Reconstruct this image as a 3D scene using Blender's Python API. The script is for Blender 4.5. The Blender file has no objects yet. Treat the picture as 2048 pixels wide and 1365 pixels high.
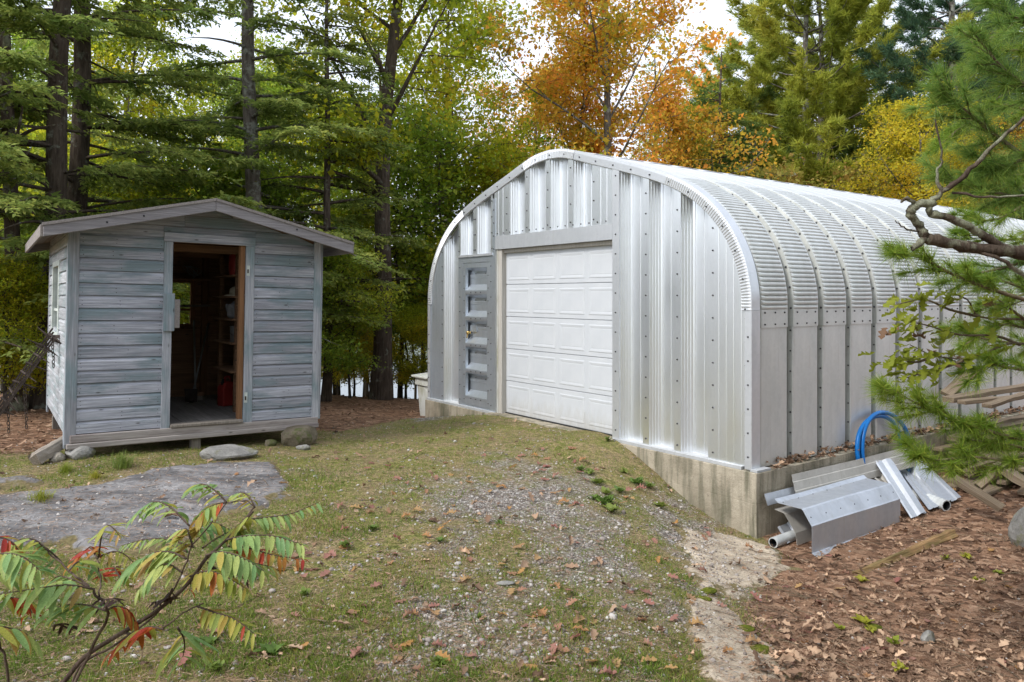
import bpy, bmesh, math, random
import numpy as np
from mathutils import Vector, Matrix, Euler

random.seed(11)
RG = np.random.default_rng(11)
sc = bpy.context.scene
COL = sc.collection
R = math.radians

# ------------------------------------------------------------------ camera
F, HZ, CH = 1500.0, 592.0, 1.78            # focal length in photo pixels, horizon row, eye height
cd = bpy.data.cameras.new('camera')
cam = bpy.data.objects.new('camera', cd)
COL.objects.link(cam)
cam.location = (0, 0, CH)
cam.rotation_euler = (R(90), 0, 0)
cd.sensor_width = 36
cd.lens = F / 2048 * 36
cd.shift_y = (HZ - 682.5) / 2048
cd.clip_start, cd.clip_end = 0.05, 3000
sc.camera = cam

# ------------------------------------------------------------------ sky, sun, exposure
SUN_EL, SUN_ROT = 47, 233
w = bpy.data.worlds.new('World')
sc.world = w
w.use_nodes = True
wn = w.node_tree
wn.nodes.clear()
sky = wn.nodes.new('ShaderNodeTexSky')
sky.sky_type = 'NISHITA'
sky.sun_disc = False
sky.sun_elevation = R(SUN_EL)
sky.sun_rotation = R(SUN_ROT)
sky.dust_density = 3.0
hs = wn.nodes.new('ShaderNodeHueSaturation')
hs.inputs['Saturation'].default_value = 0.30
mx = wn.nodes.new('ShaderNodeMix')
mx.data_type = 'RGBA'
mx.inputs[0].default_value = 0.62
mx.inputs[7].default_value = (8.4, 9.2, 10.7, 1)      # even overcast layer over the clear sky
bg = wn.nodes.new('ShaderNodeBackground')
bg.inputs['Strength'].default_value = 0.10
wo = wn.nodes.new('ShaderNodeOutputWorld')
wn.links.new(sky.outputs[0], hs.inputs['Color'])
wn.links.new(hs.outputs[0], mx.inputs[6])
wn.links.new(mx.outputs[2], bg.inputs['Color'])
wn.links.new(bg.outputs[0], wo.inputs['Surface'])

sd = bpy.data.lights.new('sun', 'SUN')
sd.energy = 1.5
sd.angle = R(11)
sd.color = (1.0, 0.965, 0.91)
sun = bpy.data.objects.new('sun', sd)
COL.objects.link(sun)
sv = Vector((math.sin(R(SUN_ROT)) * math.cos(R(SUN_EL)), math.cos(R(SUN_ROT)) * math.cos(R(SUN_EL)), math.sin(R(SUN_EL))))
sun.rotation_euler = sv.to_track_quat('Z', 'Y').to_euler()
sun.location = sv * 40

sc.cycles.max_bounces = 16
sc.cycles.diffuse_bounces = 10
sc.cycles.transmission_bounces = 10
sc.view_settings.view_transform = 'Standard'
sc.view_settings.look = 'None'
sc.view_settings.gamma = 1
sc.view_settings.use_curve_mapping = False
sc.view_settings.exposure = 0.96

# ------------------------------------------------------------------ helpers
def PX(px, py, d):
    """world point that the photo shows at (px, py), d metres deep"""
    return Vector(((px - 1024) / F * d, d, CH - (py - HZ) / F * d))

def mesh_np(name, V, Fc, smooth=False):
    V = np.asarray(V, dtype=np.float32)
    me = bpy.data.meshes.new(name)
    if isinstance(Fc, np.ndarray):
        M, k = Fc.shape
        me.vertices.add(len(V))
        me.vertices.foreach_set('co', V.ravel())
        me.loops.add(M * k)
        me.loops.foreach_set('vertex_index', Fc.astype(np.int32).ravel())
        me.polygons.add(M)
        me.polygons.foreach_set('loop_start', np.arange(0, M * k, k, dtype=np.int32))
        me.update(calc_edges=True)
    else:
        me.from_pydata([tuple(map(float, v)) for v in V], [], Fc)
        me.update()
    if smooth:
        me.polygons.foreach_set('use_smooth', np.ones(len(me.polygons), dtype=bool))
    return me

def put(name, me, mat=None, parent=None, loc=(0, 0, 0), rot=(0, 0, 0), scale=(1, 1, 1)):
    o = bpy.data.objects.new(name, me)
    COL.objects.link(o)
    if mat is not None and me is not None and len(me.materials) == 0:
        me.materials.append(mat)
    elif mat is not None and me is not None and me.materials[0] != mat:
        o.material_slots[0].link = 'OBJECT'
        o.material_slots[0].material = mat
    o.parent = parent
    o.location = loc
    o.rotation_euler = rot
    o.scale = scale
    return o

def tag(o, label=None, cat=None, group=None, kind=None):
    if label: o['label'] = label
    if cat: o['category'] = cat
    if group: o['group'] = group
    if kind: o['kind'] = kind
    return o

def empty(name, loc=(0, 0, 0), rot=(0, 0, 0)):
    o = bpy.data.objects.new(name, None)
    COL.objects.link(o)
    o.location = loc
    o.rotation_euler = rot
    o.empty_display_size = 0.1
    return o

def copy_tree(o, parent=None):
    c = o.copy()
    COL.objects.link(c)
    if parent: c.parent = parent
    for ch in list(o.children):
        copy_tree(ch, c)
    return c

class MB:
    """collects shapes into one mesh"""
    def __init__(s):
        s.v, s.f = [], []
    def add(s, V, Fc):
        b = len(s.v)
        s.v += [tuple(p) for p in V]
        s.f += [tuple(i + b for i in f) for f in Fc]
        return s
    def box(s, x0, x1, y0, y1, z0, z1):
        return s.add([(x0, y0, z0), (x1, y0, z0), (x1, y1, z0), (x0, y1, z0), (x0, y0, z1), (x1, y0, z1), (x1, y1, z1), (x0, y1, z1)],
                     [(0, 3, 2, 1), (4, 5, 6, 7), (0, 1, 5, 4), (1, 2, 6, 5), (2, 3, 7, 6), (3, 0, 4, 7)])
    def beam(s, p, q, wd, h, up=(0, 0, 1), jit=0):
        p, q = Vector(p), Vector(q)
        d = (q - p).normalized()
        sx = d.cross(Vector(up))
        sx = sx.normalized() if sx.length > 1e-4 else Vector((1, 0, 0))
        uz = sx.cross(d).normalized()
        V = []
        for e in (p, q):
            for a, b in ((-1, -1), (1, -1), (1, 1), (-1, 1)):
                V.append(e + sx * a * wd / 2 + uz * b * h / 2 + (Vector((random.uniform(-jit, jit), random.uniform(-jit, jit), random.uniform(-jit, jit))) if jit else Vector()))
        return s.add(V, [(0, 1, 2, 3), (7, 6, 5, 4), (0, 4, 5, 1), (1, 5, 6, 2), (2, 6, 7, 3), (3, 7, 4, 0)])
    def tube(s, pts, rad, n=8, cap=True):
        V, Fc = tube_arr(pts, rad, n, cap)
        return s.add(V, Fc)
    def lathe(s, prof, n=16, c=(0, 0, 0), cap=True):
        V, Fc = [], []
        for r, z in prof:
            for i in range(n):
                a = 2 * math.pi * i / n
                V.append((c[0] + r * math.cos(a), c[1] + r * math.sin(a), c[2] + z))
        for j in range(len(prof) - 1):
            for i in range(n):
                Fc.append((j * n + i, j * n + (i + 1) % n, (j + 1) * n + (i + 1) % n, (j + 1) * n + i))
        if cap:
            Fc.append(tuple(range(n - 1, -1, -1)))
            Fc.append(tuple((len(prof) - 1) * n + i for i in range(n)))
        return s.add(V, Fc)
    def grid(s, rows):
        """rows of equal length point lists, joined to a sheet"""
        n, m = len(rows), len(rows[0])
        V = [p for r in rows for p in r]
        Fc = [(i * m + j, i * m + j + 1, (i + 1) * m + j + 1, (i + 1) * m + j) for i in range(n - 1) for j in range(m - 1)]
        return s.add(V, Fc)
    def prism(s, prof, fn0, fn1):
        """closed 2-D profile swept between two mappings"""
        n = len(prof)
        V = [fn0(p) for p in prof] + [fn1(p) for p in prof]
        Fc = [(i, (i + 1) % n, n + (i + 1) % n, n + i) for i in range(n)]
        Fc += [tuple(range(n - 1, -1, -1)), tuple(range(n, 2 * n))]
        return s.add(V, Fc)
    def mesh(s, name, smooth=False):
        me = bpy.data.meshes.new(name)
        me.from_pydata([tuple(map(float, v)) for v in s.v], [], s.f)
        bm = bmesh.new()
        bm.from_mesh(me)
        bmesh.ops.recalc_face_normals(bm, faces=bm.faces)
        bm.to_mesh(me)
        bm.free()
        if smooth:
            me.polygons.foreach_set('use_smooth', np.ones(len(me.polygons), dtype=bool))
        return me
    def build(s, name, mat, parent=None, smooth=False, **k):
        return put(name, s.mesh(name, smooth), mat, parent, **k)

def tube_arr(pts, rad, n=8, cap=True):
    P = [Vector(p) for p in pts]
    m = len(P)
    if not hasattr(rad, '__len__'): rad = [rad] * m
    V, Fc = [], []
    d0 = (P[1] - P[0]).normalized()
    ref = Vector((0, 0, 1)) if abs(d0.z) < 0.9 else Vector((1, 0, 0))
    sx = d0.cross(ref).normalized()
    for i in range(m):
        d = (P[min(i + 1, m - 1)] - P[max(i - 1, 0)]).normalized()
        sx = (sx - d * sx.dot(d)).normalized()
        sy = d.cross(sx)
        for k in range(n):
            a = 2 * math.pi * k / n
            V.append(P[i] + (sx * math.cos(a) + sy * math.sin(a)) * rad[i])
    for i in range(m - 1):
        for k in range(n):
            Fc.append((i * n + k, i * n + (k + 1) % n, (i + 1) * n + (k + 1) % n, (i + 1) * n + k))
    if cap:
        Fc.append(tuple(range(n - 1, -1, -1)))
        Fc.append(tuple((m - 1) * n + k for k in range(n)))
    return V, Fc

def bez(pts, n):
    """smooth path through points (Catmull-Rom)"""
    P = [Vector(p) for p in pts]
    P = [P[0] * 2 - P[1]] + P + [P[-1] * 2 - P[-2]]
    out = []
    for i in range(1, len(P) - 2):
        for k in range(n):
            t = k / n
            a, b, c, d = P[i - 1], P[i], P[i + 1], P[i + 2]
            out.append(0.5 * ((2 * b) + (c - a) * t + (2 * a - 5 * b + 4 * c - d) * t * t + (3 * b - a - 3 * c + d) * t ** 3))
    out.append(P[-2])
    return out

def bevel(o, wd=0.004, seg=1):
    m = o.modifiers.new('edge', 'BEVEL')
    m.width = wd
    m.segments = seg
    m.limit_method = 'ANGLE'
    return o

def rotmats(yaw, pitch, roll):
    """N rotation matrices Rz(yaw) @ Ry(pitch) @ Rx(roll)"""
    cy, sy, cp, sp, cr, sr = np.cos(yaw), np.sin(yaw), np.cos(pitch), np.sin(pitch), np.cos(roll), np.sin(roll)
    M = np.empty((len(yaw), 3, 3))
    M[:, 0, 0] = cy * cp; M[:, 0, 1] = cy * sp * sr - sy * cr; M[:, 0, 2] = cy * sp * cr + sy * sr
    M[:, 1, 0] = sy * cp; M[:, 1, 1] = sy * sp * sr + cy * cr; M[:, 1, 2] = sy * sp * cr - cy * sr
    M[:, 2, 0] = -sp;     M[:, 2, 1] = cp * sr;                M[:, 2, 2] = cp * cr
    return M

def scatter(tv, tf, pos, M, S):
    """copies of a template (verts tv, faces tf) at pos with rotations M and scales S, as one vertex / face array"""
    tv, tf = np.asarray(tv, float), np.asarray(tf, int)
    N, k = len(pos), len(tv)
    S = np.asarray(S, float)
    if S.ndim == 1: S = np.repeat(S[:, None], 3, 1)
    V = np.einsum('nij,nkj->nki', M, tv[None] * S[:, None, :]) + pos[:, None, :]
    Fa = tf[None] + (np.arange(N) * k)[:, None, None]
    return V.reshape(-1, 3), Fa.reshape(-1, tf.shape[1])

def vnoise(x, y, s=1.0, seed=0):
    """smooth value noise, -1..1"""
    x, y = np.asarray(x, float) / s, np.asarray(y, float) / s
    xi, yi = np.floor(x).astype(np.int64), np.floor(y).astype(np.int64)
    fx, fy = x - xi, y - yi
    fx, fy = fx * fx * (3 - 2 * fx), fy * fy * (3 - 2 * fy)
    def h(a, b):
        v = np.sin(a * 127.1 + b * 311.7 + seed * 74.7) * 43758.5453
        return (v - np.floor(v)) * 2 - 1
    return (h(xi, yi) * (1 - fx) + h(xi + 1, yi) * fx) * (1 - fy) + (h(xi, yi + 1) * (1 - fx) + h(xi + 1, yi + 1) * fx) * fy

def fbm(x, y, s, seed=0):
    return vnoise(x, y, s, seed) * .55 + vnoise(x, y, s / 2.1, seed + 1) * .3 + vnoise(x, y, s / 4.7, seed + 2) * .15

def sstep(a, b, x):
    t = np.clip((np.asarray(x, float) - a) / (b - a), 0, 1)
    return t * t * (3 - 2 * t)

# ------------------------------------------------------------------ materials
def nd(nt, t, ins=None, **at):
    n = nt.nodes.new(t)
    for k, v in at.items(): setattr(n, k, v)
    for k, v in (ins or {}).items():
        s = n.inputs[k]
        if isinstance(v, bpy.types.NodeSocket): nt.links.new(v, s)
        else: s.default_value = v
    return n

def c4(c): return (c[0], c[1], c[2], 1)

class MT:
    def __init__(s, name, rough=.7, metal=0., spec=.3):
        s.m = bpy.data.materials.new(name)
        s.m.use_nodes = True
        s.nt = s.m.node_tree
        s.b = s.nt.nodes['Principled BSDF']
        s.b.inputs['Roughness'].default_value = rough
        s.b.inputs['Metallic'].default_value = metal
        s.b.inputs['Specular IOR Level'].default_value = spec
    def co(s, kind='Object', scale=(1, 1, 1)):
        tc = nd(s.nt, 'ShaderNodeTexCoord')
        return nd(s.nt, 'ShaderNodeMapping', {'Vector': tc.outputs[kind], 'Scale': scale}).outputs[0]
    def pos(s, scale=(1, 1, 1)):
        g = nd(s.nt, 'ShaderNodeNewGeometry')
        return nd(s.nt, 'ShaderNodeMapping', {'Vector': g.outputs['Position'], 'Scale': scale}).outputs[0]
    def noise(s, vec, scale, detail=4, rough=.6, dist=0.):
        return nd(s.nt, 'ShaderNodeTexNoise', {'Vector': vec, 'Scale': scale, 'Detail': detail, 'Roughness': rough, 'Distortion': dist}).outputs[0]
    def ramp(s, fac, stops, interp='LINEAR'):
        r = nd(s.nt, 'ShaderNodeValToRGB', {'Fac': fac})
        e = r.color_ramp
        e.interpolation = interp
        while len(e.elements) < len(stops): e.elements.new(0.5)
        for el, (p, c) in zip(e.elements, stops):
            el.position = p
            el.color = c4(c) if hasattr(c, '__len__') else (c, c, c, 1)
        return r.outputs[0]
    def mix(s, fac, a, b, blend='MIX'):
        n = nd(s.nt, 'ShaderNodeMix', data_type='RGBA', blend_type=blend)
        for i, v in ((0, fac), (6, a), (7, b)):
            if isinstance(v, bpy.types.NodeSocket): s.nt.links.new(v, n.inputs[i])
            elif i == 0: n.inputs[0].default_value = v
            else: n.inputs[i].default_value = c4(v)
        return n.outputs[2]
    def math(s, op, a, b=0.):
        n = nd(s.nt, 'ShaderNodeMath', operation=op)
        for i, v in ((0, a), (1, b)):
            if isinstance(v, bpy.types.NodeSocket): s.nt.links.new(v, n.inputs[i])
            else: n.inputs[i].default_value = v
        return n.outputs[0]
    def rnd(s): return nd(s.nt, 'ShaderNodeObjectInfo').outputs['Random']
    def isl(s): return nd(s.nt, 'ShaderNodeNewGeometry').outputs['Random Per Island']
    def attr(s, name): return nd(s.nt, 'ShaderNodeAttribute', attribute_name=name).outputs['Fac']
    def col(s, c):
        if isinstance(c, bpy.types.NodeSocket): s.nt.links.new(c, s.b.inputs['Base Color'])
        else: s.b.inputs['Base Color'].default_value = c4(c)
        return s
    def rough(s, c): s.nt.links.new(c, s.b.inputs['Roughness']); return s
    def bump(s, h, strength=.5, dist=.01):
        n = nd(s.nt, 'ShaderNodeBump', {'Height': h, 'Strength': strength, 'Distance': dist})
        s.nt.links.new(n.outputs[0], s.b.inputs['Normal'])
        return s

def plain(name, c, rough=.6, metal=0., spec=.3, var=.25, scale=6):
    t = MT(name, rough, metal, spec)
    n = t.noise(t.co(), scale, 5)
    lo = tuple(x * (1 - var) for x in c); hi = tuple(x * (1 + var) for x in c)
    t.col(t.ramp(n, [(.3, lo), (.7, hi)]))
    t.bump(n, .15, .004)
    return t.m

def galv(name, base, rough=.36, dirt=.25, metal=.85):
    t = MT(name, rough, metal, .5)
    v = t.co('Object')
    spang = nd(t.nt, 'ShaderNodeTexVoronoi', {'Vector': v, 'Scale': 26.}).outputs['Color']
    sp = nd(t.nt, 'ShaderNodeSeparateColor', {'Color': spang}).outputs[0]
    cl = t.noise(t.co('Object', (1.6, 1.6, .45)), 2.2, 5)
    st = t.noise(t.co('Object', (14, 14, .5)), 1.6, 4)
    c = t.ramp(cl, [(.25, tuple(x * .84 for x in base)), (.7, tuple(min(1, x * 1.1) for x in base))])
    c = t.mix(.10, c, t.ramp(sp, [(0, .5), (1, .95)]), 'OVERLAY')
    d = t.ramp(st, [(.60, 0.), (.80, dirt)])
    c = t.mix(d, c, (.40, .37, .32))
    t.col(c)
    t.rough(t.ramp(cl, [(.3, rough * 1.25), (.7, rough * .85)]))
    t.bump(t.noise(v, 2.0, 1), .03, .02)
    return t.m

def woodmat(name, c_lo, c_hi, patch=None, axis=0, grain=1.0, rough=.85, bump=.5, knots=True):
    """weathered board: long grain along one object axis, each board its own tone, knots, old paint left in patches"""
    t = MT(name, rough, 0, .2)
    sc3 = [62 * grain] * 3
    sc3[axis] = 2.0 * grain
    r = t.rnd()
    off = nd(t.nt, 'ShaderNodeCombineXYZ', {'X': t.math('MULTIPLY', r, 37.), 'Y': t.math('MULTIPLY', r, 71.), 'Z': t.math('MULTIPLY', r, 19.)}).outputs[0]
    tc = nd(t.nt, 'ShaderNodeTexCoord').outputs['Object']
    vo = nd(t.nt, 'ShaderNodeVectorMath', {0: tc, 1: off}, operation='ADD').outputs[0]
    gv = nd(t.nt, 'ShaderNodeMapping', {'Vector': vo, 'Scale': sc3}).outputs[0]
    g = t.noise(gv, 1.0, 6, .65, .6)
    big = [4.5] * 3
    big[axis] = 1.4
    bv = nd(t.nt, 'ShaderNodeMapping', {'Vector': vo, 'Scale': big}).outputs[0]
    b = t.noise(bv, 1.0, 5, .6)
    c = t.ramp(g, [(.28, c_lo), (.55, tuple((a + q) / 2 for a, q in zip(c_lo, c_hi))), (.75, c_hi)])
    tone = t.ramp(r, [(0, .80), (.5, 1.0), (1, 1.16)])
    c = t.mix(1.0, c, tone, 'MULTIPLY')
    if patch:
        c = t.mix(t.ramp(b, [(.47, 0.), (.62, .8)]), c, t.mix(1.0, patch, t.ramp(g, [(.3, .7), (.7, 1.15)]), 'MULTIPLY'))
    if knots:
        ks = [9.] * 3
        ks[axis] = 3.4
        kv = nd(t.nt, 'ShaderNodeMapping', {'Vector': vo, 'Scale': ks}).outputs[0]
        k = nd(t.nt, 'ShaderNodeTexVoronoi', {'Vector': kv, 'Scale': 1.0}).outputs['Distance']
        c = t.mix(t.ramp(k, [(.03, .8), (.075, .35), (.11, 0.)]), c, (.05, .045, .04))
    t.col(c)
    t.bump(g, bump, .006)
    return t.m

def leafmat(name, stops, clump=.6, trans=.42, scale=.55, rough=.55):
    """leaf: colour differs leaf by leaf and by patch of the crown; lets light through"""
    t = MT(name, rough, 0, .25)
    i = t.isl()
    n = t.noise(t.pos(), scale, 3)
    f = t.math('ADD', t.math('MULTIPLY', i, 1 - clump), t.math('MULTIPLY', t.ramp(n, [(.3, 0.), (.7, 1.)]), clump))
    c = t.ramp(f, stops)
    v = t.mix(1., c, t.ramp(t.math('FRACT', t.math('MULTIPLY', i, 17.3)), [(0, .72), (1, 1.25)]), 'MULTIPLY')
    t.col(v)
    tr = nd(t.nt, 'ShaderNodeBsdfTranslucent', {'Color': v})
    ms = nd(t.nt, 'ShaderNodeMixShader', {0: trans})
    t.nt.links.new(t.b.outputs[0], ms.inputs[1])
    t.nt.links.new(tr.outputs[0], ms.inputs[2])
    t.nt.links.new(ms.outputs[0], t.nt.nodes['Material Output'].inputs['Surface'])
    return t.m

def barkmat(name, lo, hi, lichen=None, amt=.5):
    t = MT(name, .95, 0, .1)
    v = t.co('Object', (9, 9, 1.6))
    n = t.noise(v, 2.2, 7, .68, .5)
    c = t.ramp(n, [(.3, lo), (.7, hi)])
    if lichen:
        l = t.noise(t.co('Object'), 4.5, 6, .7)
        c = t.mix(t.ramp(l, [(.62 - amt * .22, 0.), (.70 - amt * .18, .85)]), c, lichen)
    t.col(c)
    t.bump(n, 1.0, .04)
    return t.m

def stonemat(name, lo, hi, moss=None, scale=3.0):
    t = MT(name, .9, 0, .2)
    v = t.pos()
    n = t.noise(v, scale, 8, .65, .3)
    f = t.noise(v, scale * 14, 4, .7)
    c = t.ramp(n, [(.3, lo), (.7, hi)])
    c = t.mix(.55, c, t.ramp(f, [(.3, .35), (.7, .75)]), 'OVERLAY')
    if moss:
        m = t.noise(v, scale * 1.3, 6, .7)
        c = t.mix(t.ramp(m, [(.52, 0.), (.62, .9)]), c, moss)
    t.col(c)
    t.bump(t.math('ADD', n, t.math('MULTIPLY', f, .3)), .8, .03)
    return t.m

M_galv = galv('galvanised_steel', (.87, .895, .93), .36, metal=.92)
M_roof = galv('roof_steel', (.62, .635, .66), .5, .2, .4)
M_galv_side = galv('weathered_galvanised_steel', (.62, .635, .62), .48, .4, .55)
M_galv_dark = galv('grey_galvanised_steel', (.60, .65, .71), .40, .15)
M_trim = galv('trim_steel', (.66, .68, .71), .45, .2, .7)
M_flash = galv('bright_flashing', (.42, .43, .44), .7, .4, .2)
M_seam = galv('grimy_shaded_seam_steel', (.37, .38, .36), .6, .8, .3)  # grime, and shade between the roof ribs put into the colour
M_scrap = galv('scrap_steel', (.50, .53, .58), .48, .5, .7)
M_scrap_dirty = galv('dirty_scrap_steel', (.50, .48, .44), .55, 1.0, .5)
M_bolt = plain('bolt_head', (.07, .07, .075), .5, .6)
M_white = MT('white_door_paint', .42, 0, .4)
_n = M_white.noise(M_white.co('Object', (1.2, 1.2, .8)), 2.5, 5)
_c = M_white.ramp(_n, [(.3, (.52, .545, .58)), (.7, (.59, .61, .64))])
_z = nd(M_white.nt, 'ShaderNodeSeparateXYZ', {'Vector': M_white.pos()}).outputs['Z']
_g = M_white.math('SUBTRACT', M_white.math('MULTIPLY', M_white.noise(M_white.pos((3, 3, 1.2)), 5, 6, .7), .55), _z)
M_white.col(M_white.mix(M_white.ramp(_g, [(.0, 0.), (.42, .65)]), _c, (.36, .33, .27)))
M_white.bump(M_white.noise(M_white.co('Object', (60, 60, 7)), 3.0, 3), .06, .002)
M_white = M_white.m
M_seal = plain('door_seal', (.03, .03, .03), .8)
M_jamb = woodmat('jamb_wood', (.30, .28, .25), (.50, .48, .44), axis=2, knots=False)
M_brass = plain('brass', (.55, .38, .13), .35, .8)

t = MT('old_concrete', .95, 0, .15)
v = t.pos()
n1 = t.noise(v, 1.6, 7, .65); n2 = t.noise(v, 26, 5, .7); n3 = t.noise(t.pos((5, 5, .6)), 1.5, 5)
c = t.ramp(n1, [(.28, (.19, .165, .12)), (.5, (.37, .325, .25)), (.72, (.52, .46, .365))])
c = t.mix(t.ramp(n3, [(.46, 0.), (.64, .85)]), c, (.13, .125, .085))
c = t.mix(t.ramp(n2, [(.60, 0.), (.68, .6)]), c, (.19, .15, .125))
t.col(c); t.bump(t.math('ADD', n1, t.math('MULTIPLY', n2, .5)), .8, .03)
M_conc = t.m

M_shed = woodmat('weathered_blue_board', (.17, .175, .20), (.52, .53, .59), patch=(.17, .23, .25), bump=.9)
M_shed_y = woodmat('weathered_side_board', (.22, .23, .24), (.60, .61, .64), patch=(.25, .31, .32), axis=1)
M_shed_v = woodmat('weathered_blue_post', (.18, .185, .205), (.50, .51, .55), patch=(.18, .25, .27), axis=2)
M_fascia = woodmat('grey_fascia_board', (.14, .13, .135), (.33, .31, .315), knots=False)
M_fascia_y = woodmat('grey_eave_board', (.17, .15, .14), (.32, .29, .275), axis=1, knots=False)
M_sill = woodmat('worn_sill_board', (.19, .165, .155), (.44, .40, .37), patch=(.24, .20, .19))
M_block = woodmat('support_wood', (.13, .11, .09), (.28, .25, .215), axis=2)
M_in_x = woodmat('bare_brown_board', (.14, .078, .045), (.36, .21, .125))
M_in_z = woodmat('bare_brown_stud', (.12, .06, .03), (.30, .155, .075), axis=2, knots=False)
M_floor = woodmat('worn_floor_board', (.13, .12, .11), (.27, .25, .235), axis=1)
M_lumber = woodmat('old_lumber', (.10, .072, .048), (.30, .235, .165), axis=0, knots=False)
M_log = woodmat('grey_log', (.16, .135, .11), (.42, .37, .315), axis=0, knots=False, bump=.9)
M_rotlog = woodmat('rotten_log', (.12, .065, .03), (.42, .26, .12), patch=(.14, .12, .045), axis=0, knots=False, bump=1.)
M_shingle = plain('asphalt_shingle', (.07, .068, .065), .95, var=.5, scale=60)
M_iron = plain('rusty_iron', (.06, .045, .038), .75, .3, var=.5, scale=14)
M_red = plain('red_plastic', (.30, .03, .025), .5)
M_orange = plain('orange_plastic', (.55, .12, .015), .5)
M_blue = plain('blue_hose_plastic', (.004, .135, .43), .35, var=.12)
M_black = plain('black_plastic', (.02, .02, .022), .5)
M_grey_pl = plain('grey_corrugated_plastic', (.50, .52, .52), .5)
M_felt = plain('pale_canvas', (.34, .30, .22), .9)
M_greycloth = plain('grey_cloth', (.19, .19, .20), .9)
M_pole = plain('dull_metal_pole', (.30, .30, .30), .45, .6)
t = MT('dirty_white_plastic', .55, 0, .3)
n = t.noise(t.pos((1.5, 1.5, 1)), 3, 6)
t.col(t.mix(t.ramp(n, [(.45, 0.), (.66, .7)]), (.66, .67, .64), (.36, .35, .22)))
M_bin = t.m
t = MT('window_glass', .06, 0, .6)
t.col((.10, .12, .12)); M_glass = t.m
t = MT('cream_window_paint', .6)
n = t.noise(t.co(), 12, 4)
t.col(t.ramp(n, [(.35, (.42, .46, .43)), (.65, (.62, .66, .62))])); M_winpaint = t.m

M_bark = barkmat('hemlock_bark', (.035, .026, .020), (.135, .105, .082), (.20, .21, .17), .25)
M_bark2 = barkmat('grey_bark', (.055, .045, .037), (.20, .175, .15), (.30, .31, .27), .55)
M_bark3 = barkmat('sapling_bark', (.03, .026, .02), (.11, .095, .075))
M_lich = barkmat('lichen_bark', (.045, .032, .025), (.14, .105, .08), (.30, .31, .22), .55)
M_twig = barkmat('twig_bark', (.12, .09, .06), (.28, .22, .15))
M_stem = barkmat('sumac_bark', (.06, .04, .032), (.20, .145, .115))

M_hem = leafmat('hemlock_needles', [(.1, (.13, .20, .048)), (.5, (.27, .345, .085)), (.9, (.48, .50, .12))], .5, .62)
M_pine = leafmat('pine_needles', [(.1, (.20, .26, .04)), (.5, (.40, .44, .06)), (.9, (.58, .53, .085))], .6, .48, .4)
M_pine_d = leafmat('dark_pine_needles', [(.1, (.07, .14, .04)), (.5, (.15, .23, .06)), (.9, (.27, .30, .06))], .6, .4, .4)
M_pine_b = leafmat('blue_pine_needles', [(.1, (0.048, 0.112, 0.067)), (.5, (0.088, 0.176, 0.096)), (.9, (0.160, 0.240, 0.096))], .5, .35, .4)
M_near = leafmat('near_pine_needles', [(.1, (.12, .24, .03)), (.5, (.26, .38, .05)), (.9, (.44, .47, .08))], .3, .45, 1.2, .4)
M_near_d = leafmat('near_dark_pine_needles', [(.1, (.13, .25, .055)), (.5, (.25, .39, .085)), (.9, (.42, .47, .10))], .3, .5, 1.2, .4)
M_yg = leafmat('yellow_green_leaves', [(.05, (.17, .26, .025)), (.45, (.36, .43, .03)), (.78, (.62, .53, .035)), (.96, (.68, .40, .04))], .6, .66)
M_gr = leafmat('green_leaves', [(.05, (.15, .27, .035)), (.5, (.30, .42, .05)), (.9, (.56, .54, .055))], .6, .66)
M_or = leafmat('orange_leaves', [(.05, (.27, .36, .045)), (.3, (.58, .47, .05)), (.65, (.84, .44, .06)), (.95, (.84, .27, .07))], .5, .64)
M_ye = leafmat('yellow_leaves', [(.05, (.30, .36, .03)), (.5, (.66, .56, .04)), (.95, (.74, .48, .045))], .6, .58)
M_ol = leafmat('olive_brown_leaves', [(.05, (.22, .26, .05)), (.45, (.42, .38, .075)), (.75, (.50, .31, .09)), (.95, (.46, .17, .08))], .55, .5)
M_oak = leafmat('oak_leaves', [(.1, (.26, .34, .04)), (.5, (.46, .48, .05)), (.9, (.68, .48, .055))], .15, .5, 3., .5)
M_oakb = leafmat('dry_oak_leaves', [(.1, (.20, .11, .06)), (.9, (.36, .21, .13))], .3, .3, 3., .6)
def objleaf(name, stops):
    """large leaves that are objects of their own: tone by object"""
    t = MT(name, .5, 0, .3)
    r = t.rnd()
    c = t.ramp(r, stops)
    g = t.noise(t.co('Object', (1, 1, 1)), 22, 3)
    c = t.mix(1., c, t.ramp(g, [(.3, .75), (.7, 1.2)]), 'MULTIPLY')
    t.col(c)
    tr = nd(t.nt, 'ShaderNodeBsdfTranslucent', {'Color': c})
    ms = nd(t.nt, 'ShaderNodeMixShader', {0: .38})
    t.nt.links.new(t.b.outputs[0], ms.inputs[1]); t.nt.links.new(tr.outputs[0], ms.inputs[2])
    t.nt.links.new(ms.outputs[0], t.nt.nodes['Material Output'].inputs['Surface'])
    return t.m
M_su_g = objleaf('green_sumac_leaflet', [(0, (.16, .30, .11)), (.5, (.27, .38, .115)), (1, (.42, .46, .13))])
M_su_y = objleaf('yellow_sumac_leaflet', [(0, (.30, .36, .07)), (.6, (.42, .38, .07)), (1, (.42, .25, .08))])
M_su_r = objleaf('red_sumac_leaflet', [(0, (.33, .03, .02)), (.5, (.42, .07, .02)), (1, (.42, .19, .03))])
M_su_d = objleaf('dried_sumac_leaflet', [(0, (.03, .015, .012)), (1, (.07, .035, .025))])
M_fall = objleaf('fallen_oak_leaf', [(0, (.36, .15, .12)), (.35, (.40, .21, .16)), (.6, (.48, .25, .08)), (.8, (.50, .32, .14)), (1, (.26, .13, .10))])
M_weed = objleaf('weed_leaf', [(0, (.12, .20, .04)), (1, (.24, .29, .06))])
M_weedy = objleaf('pale_weed_leaf', [(0, (.22, .28, .03)), (1, (.36, .34, .035))])

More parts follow.
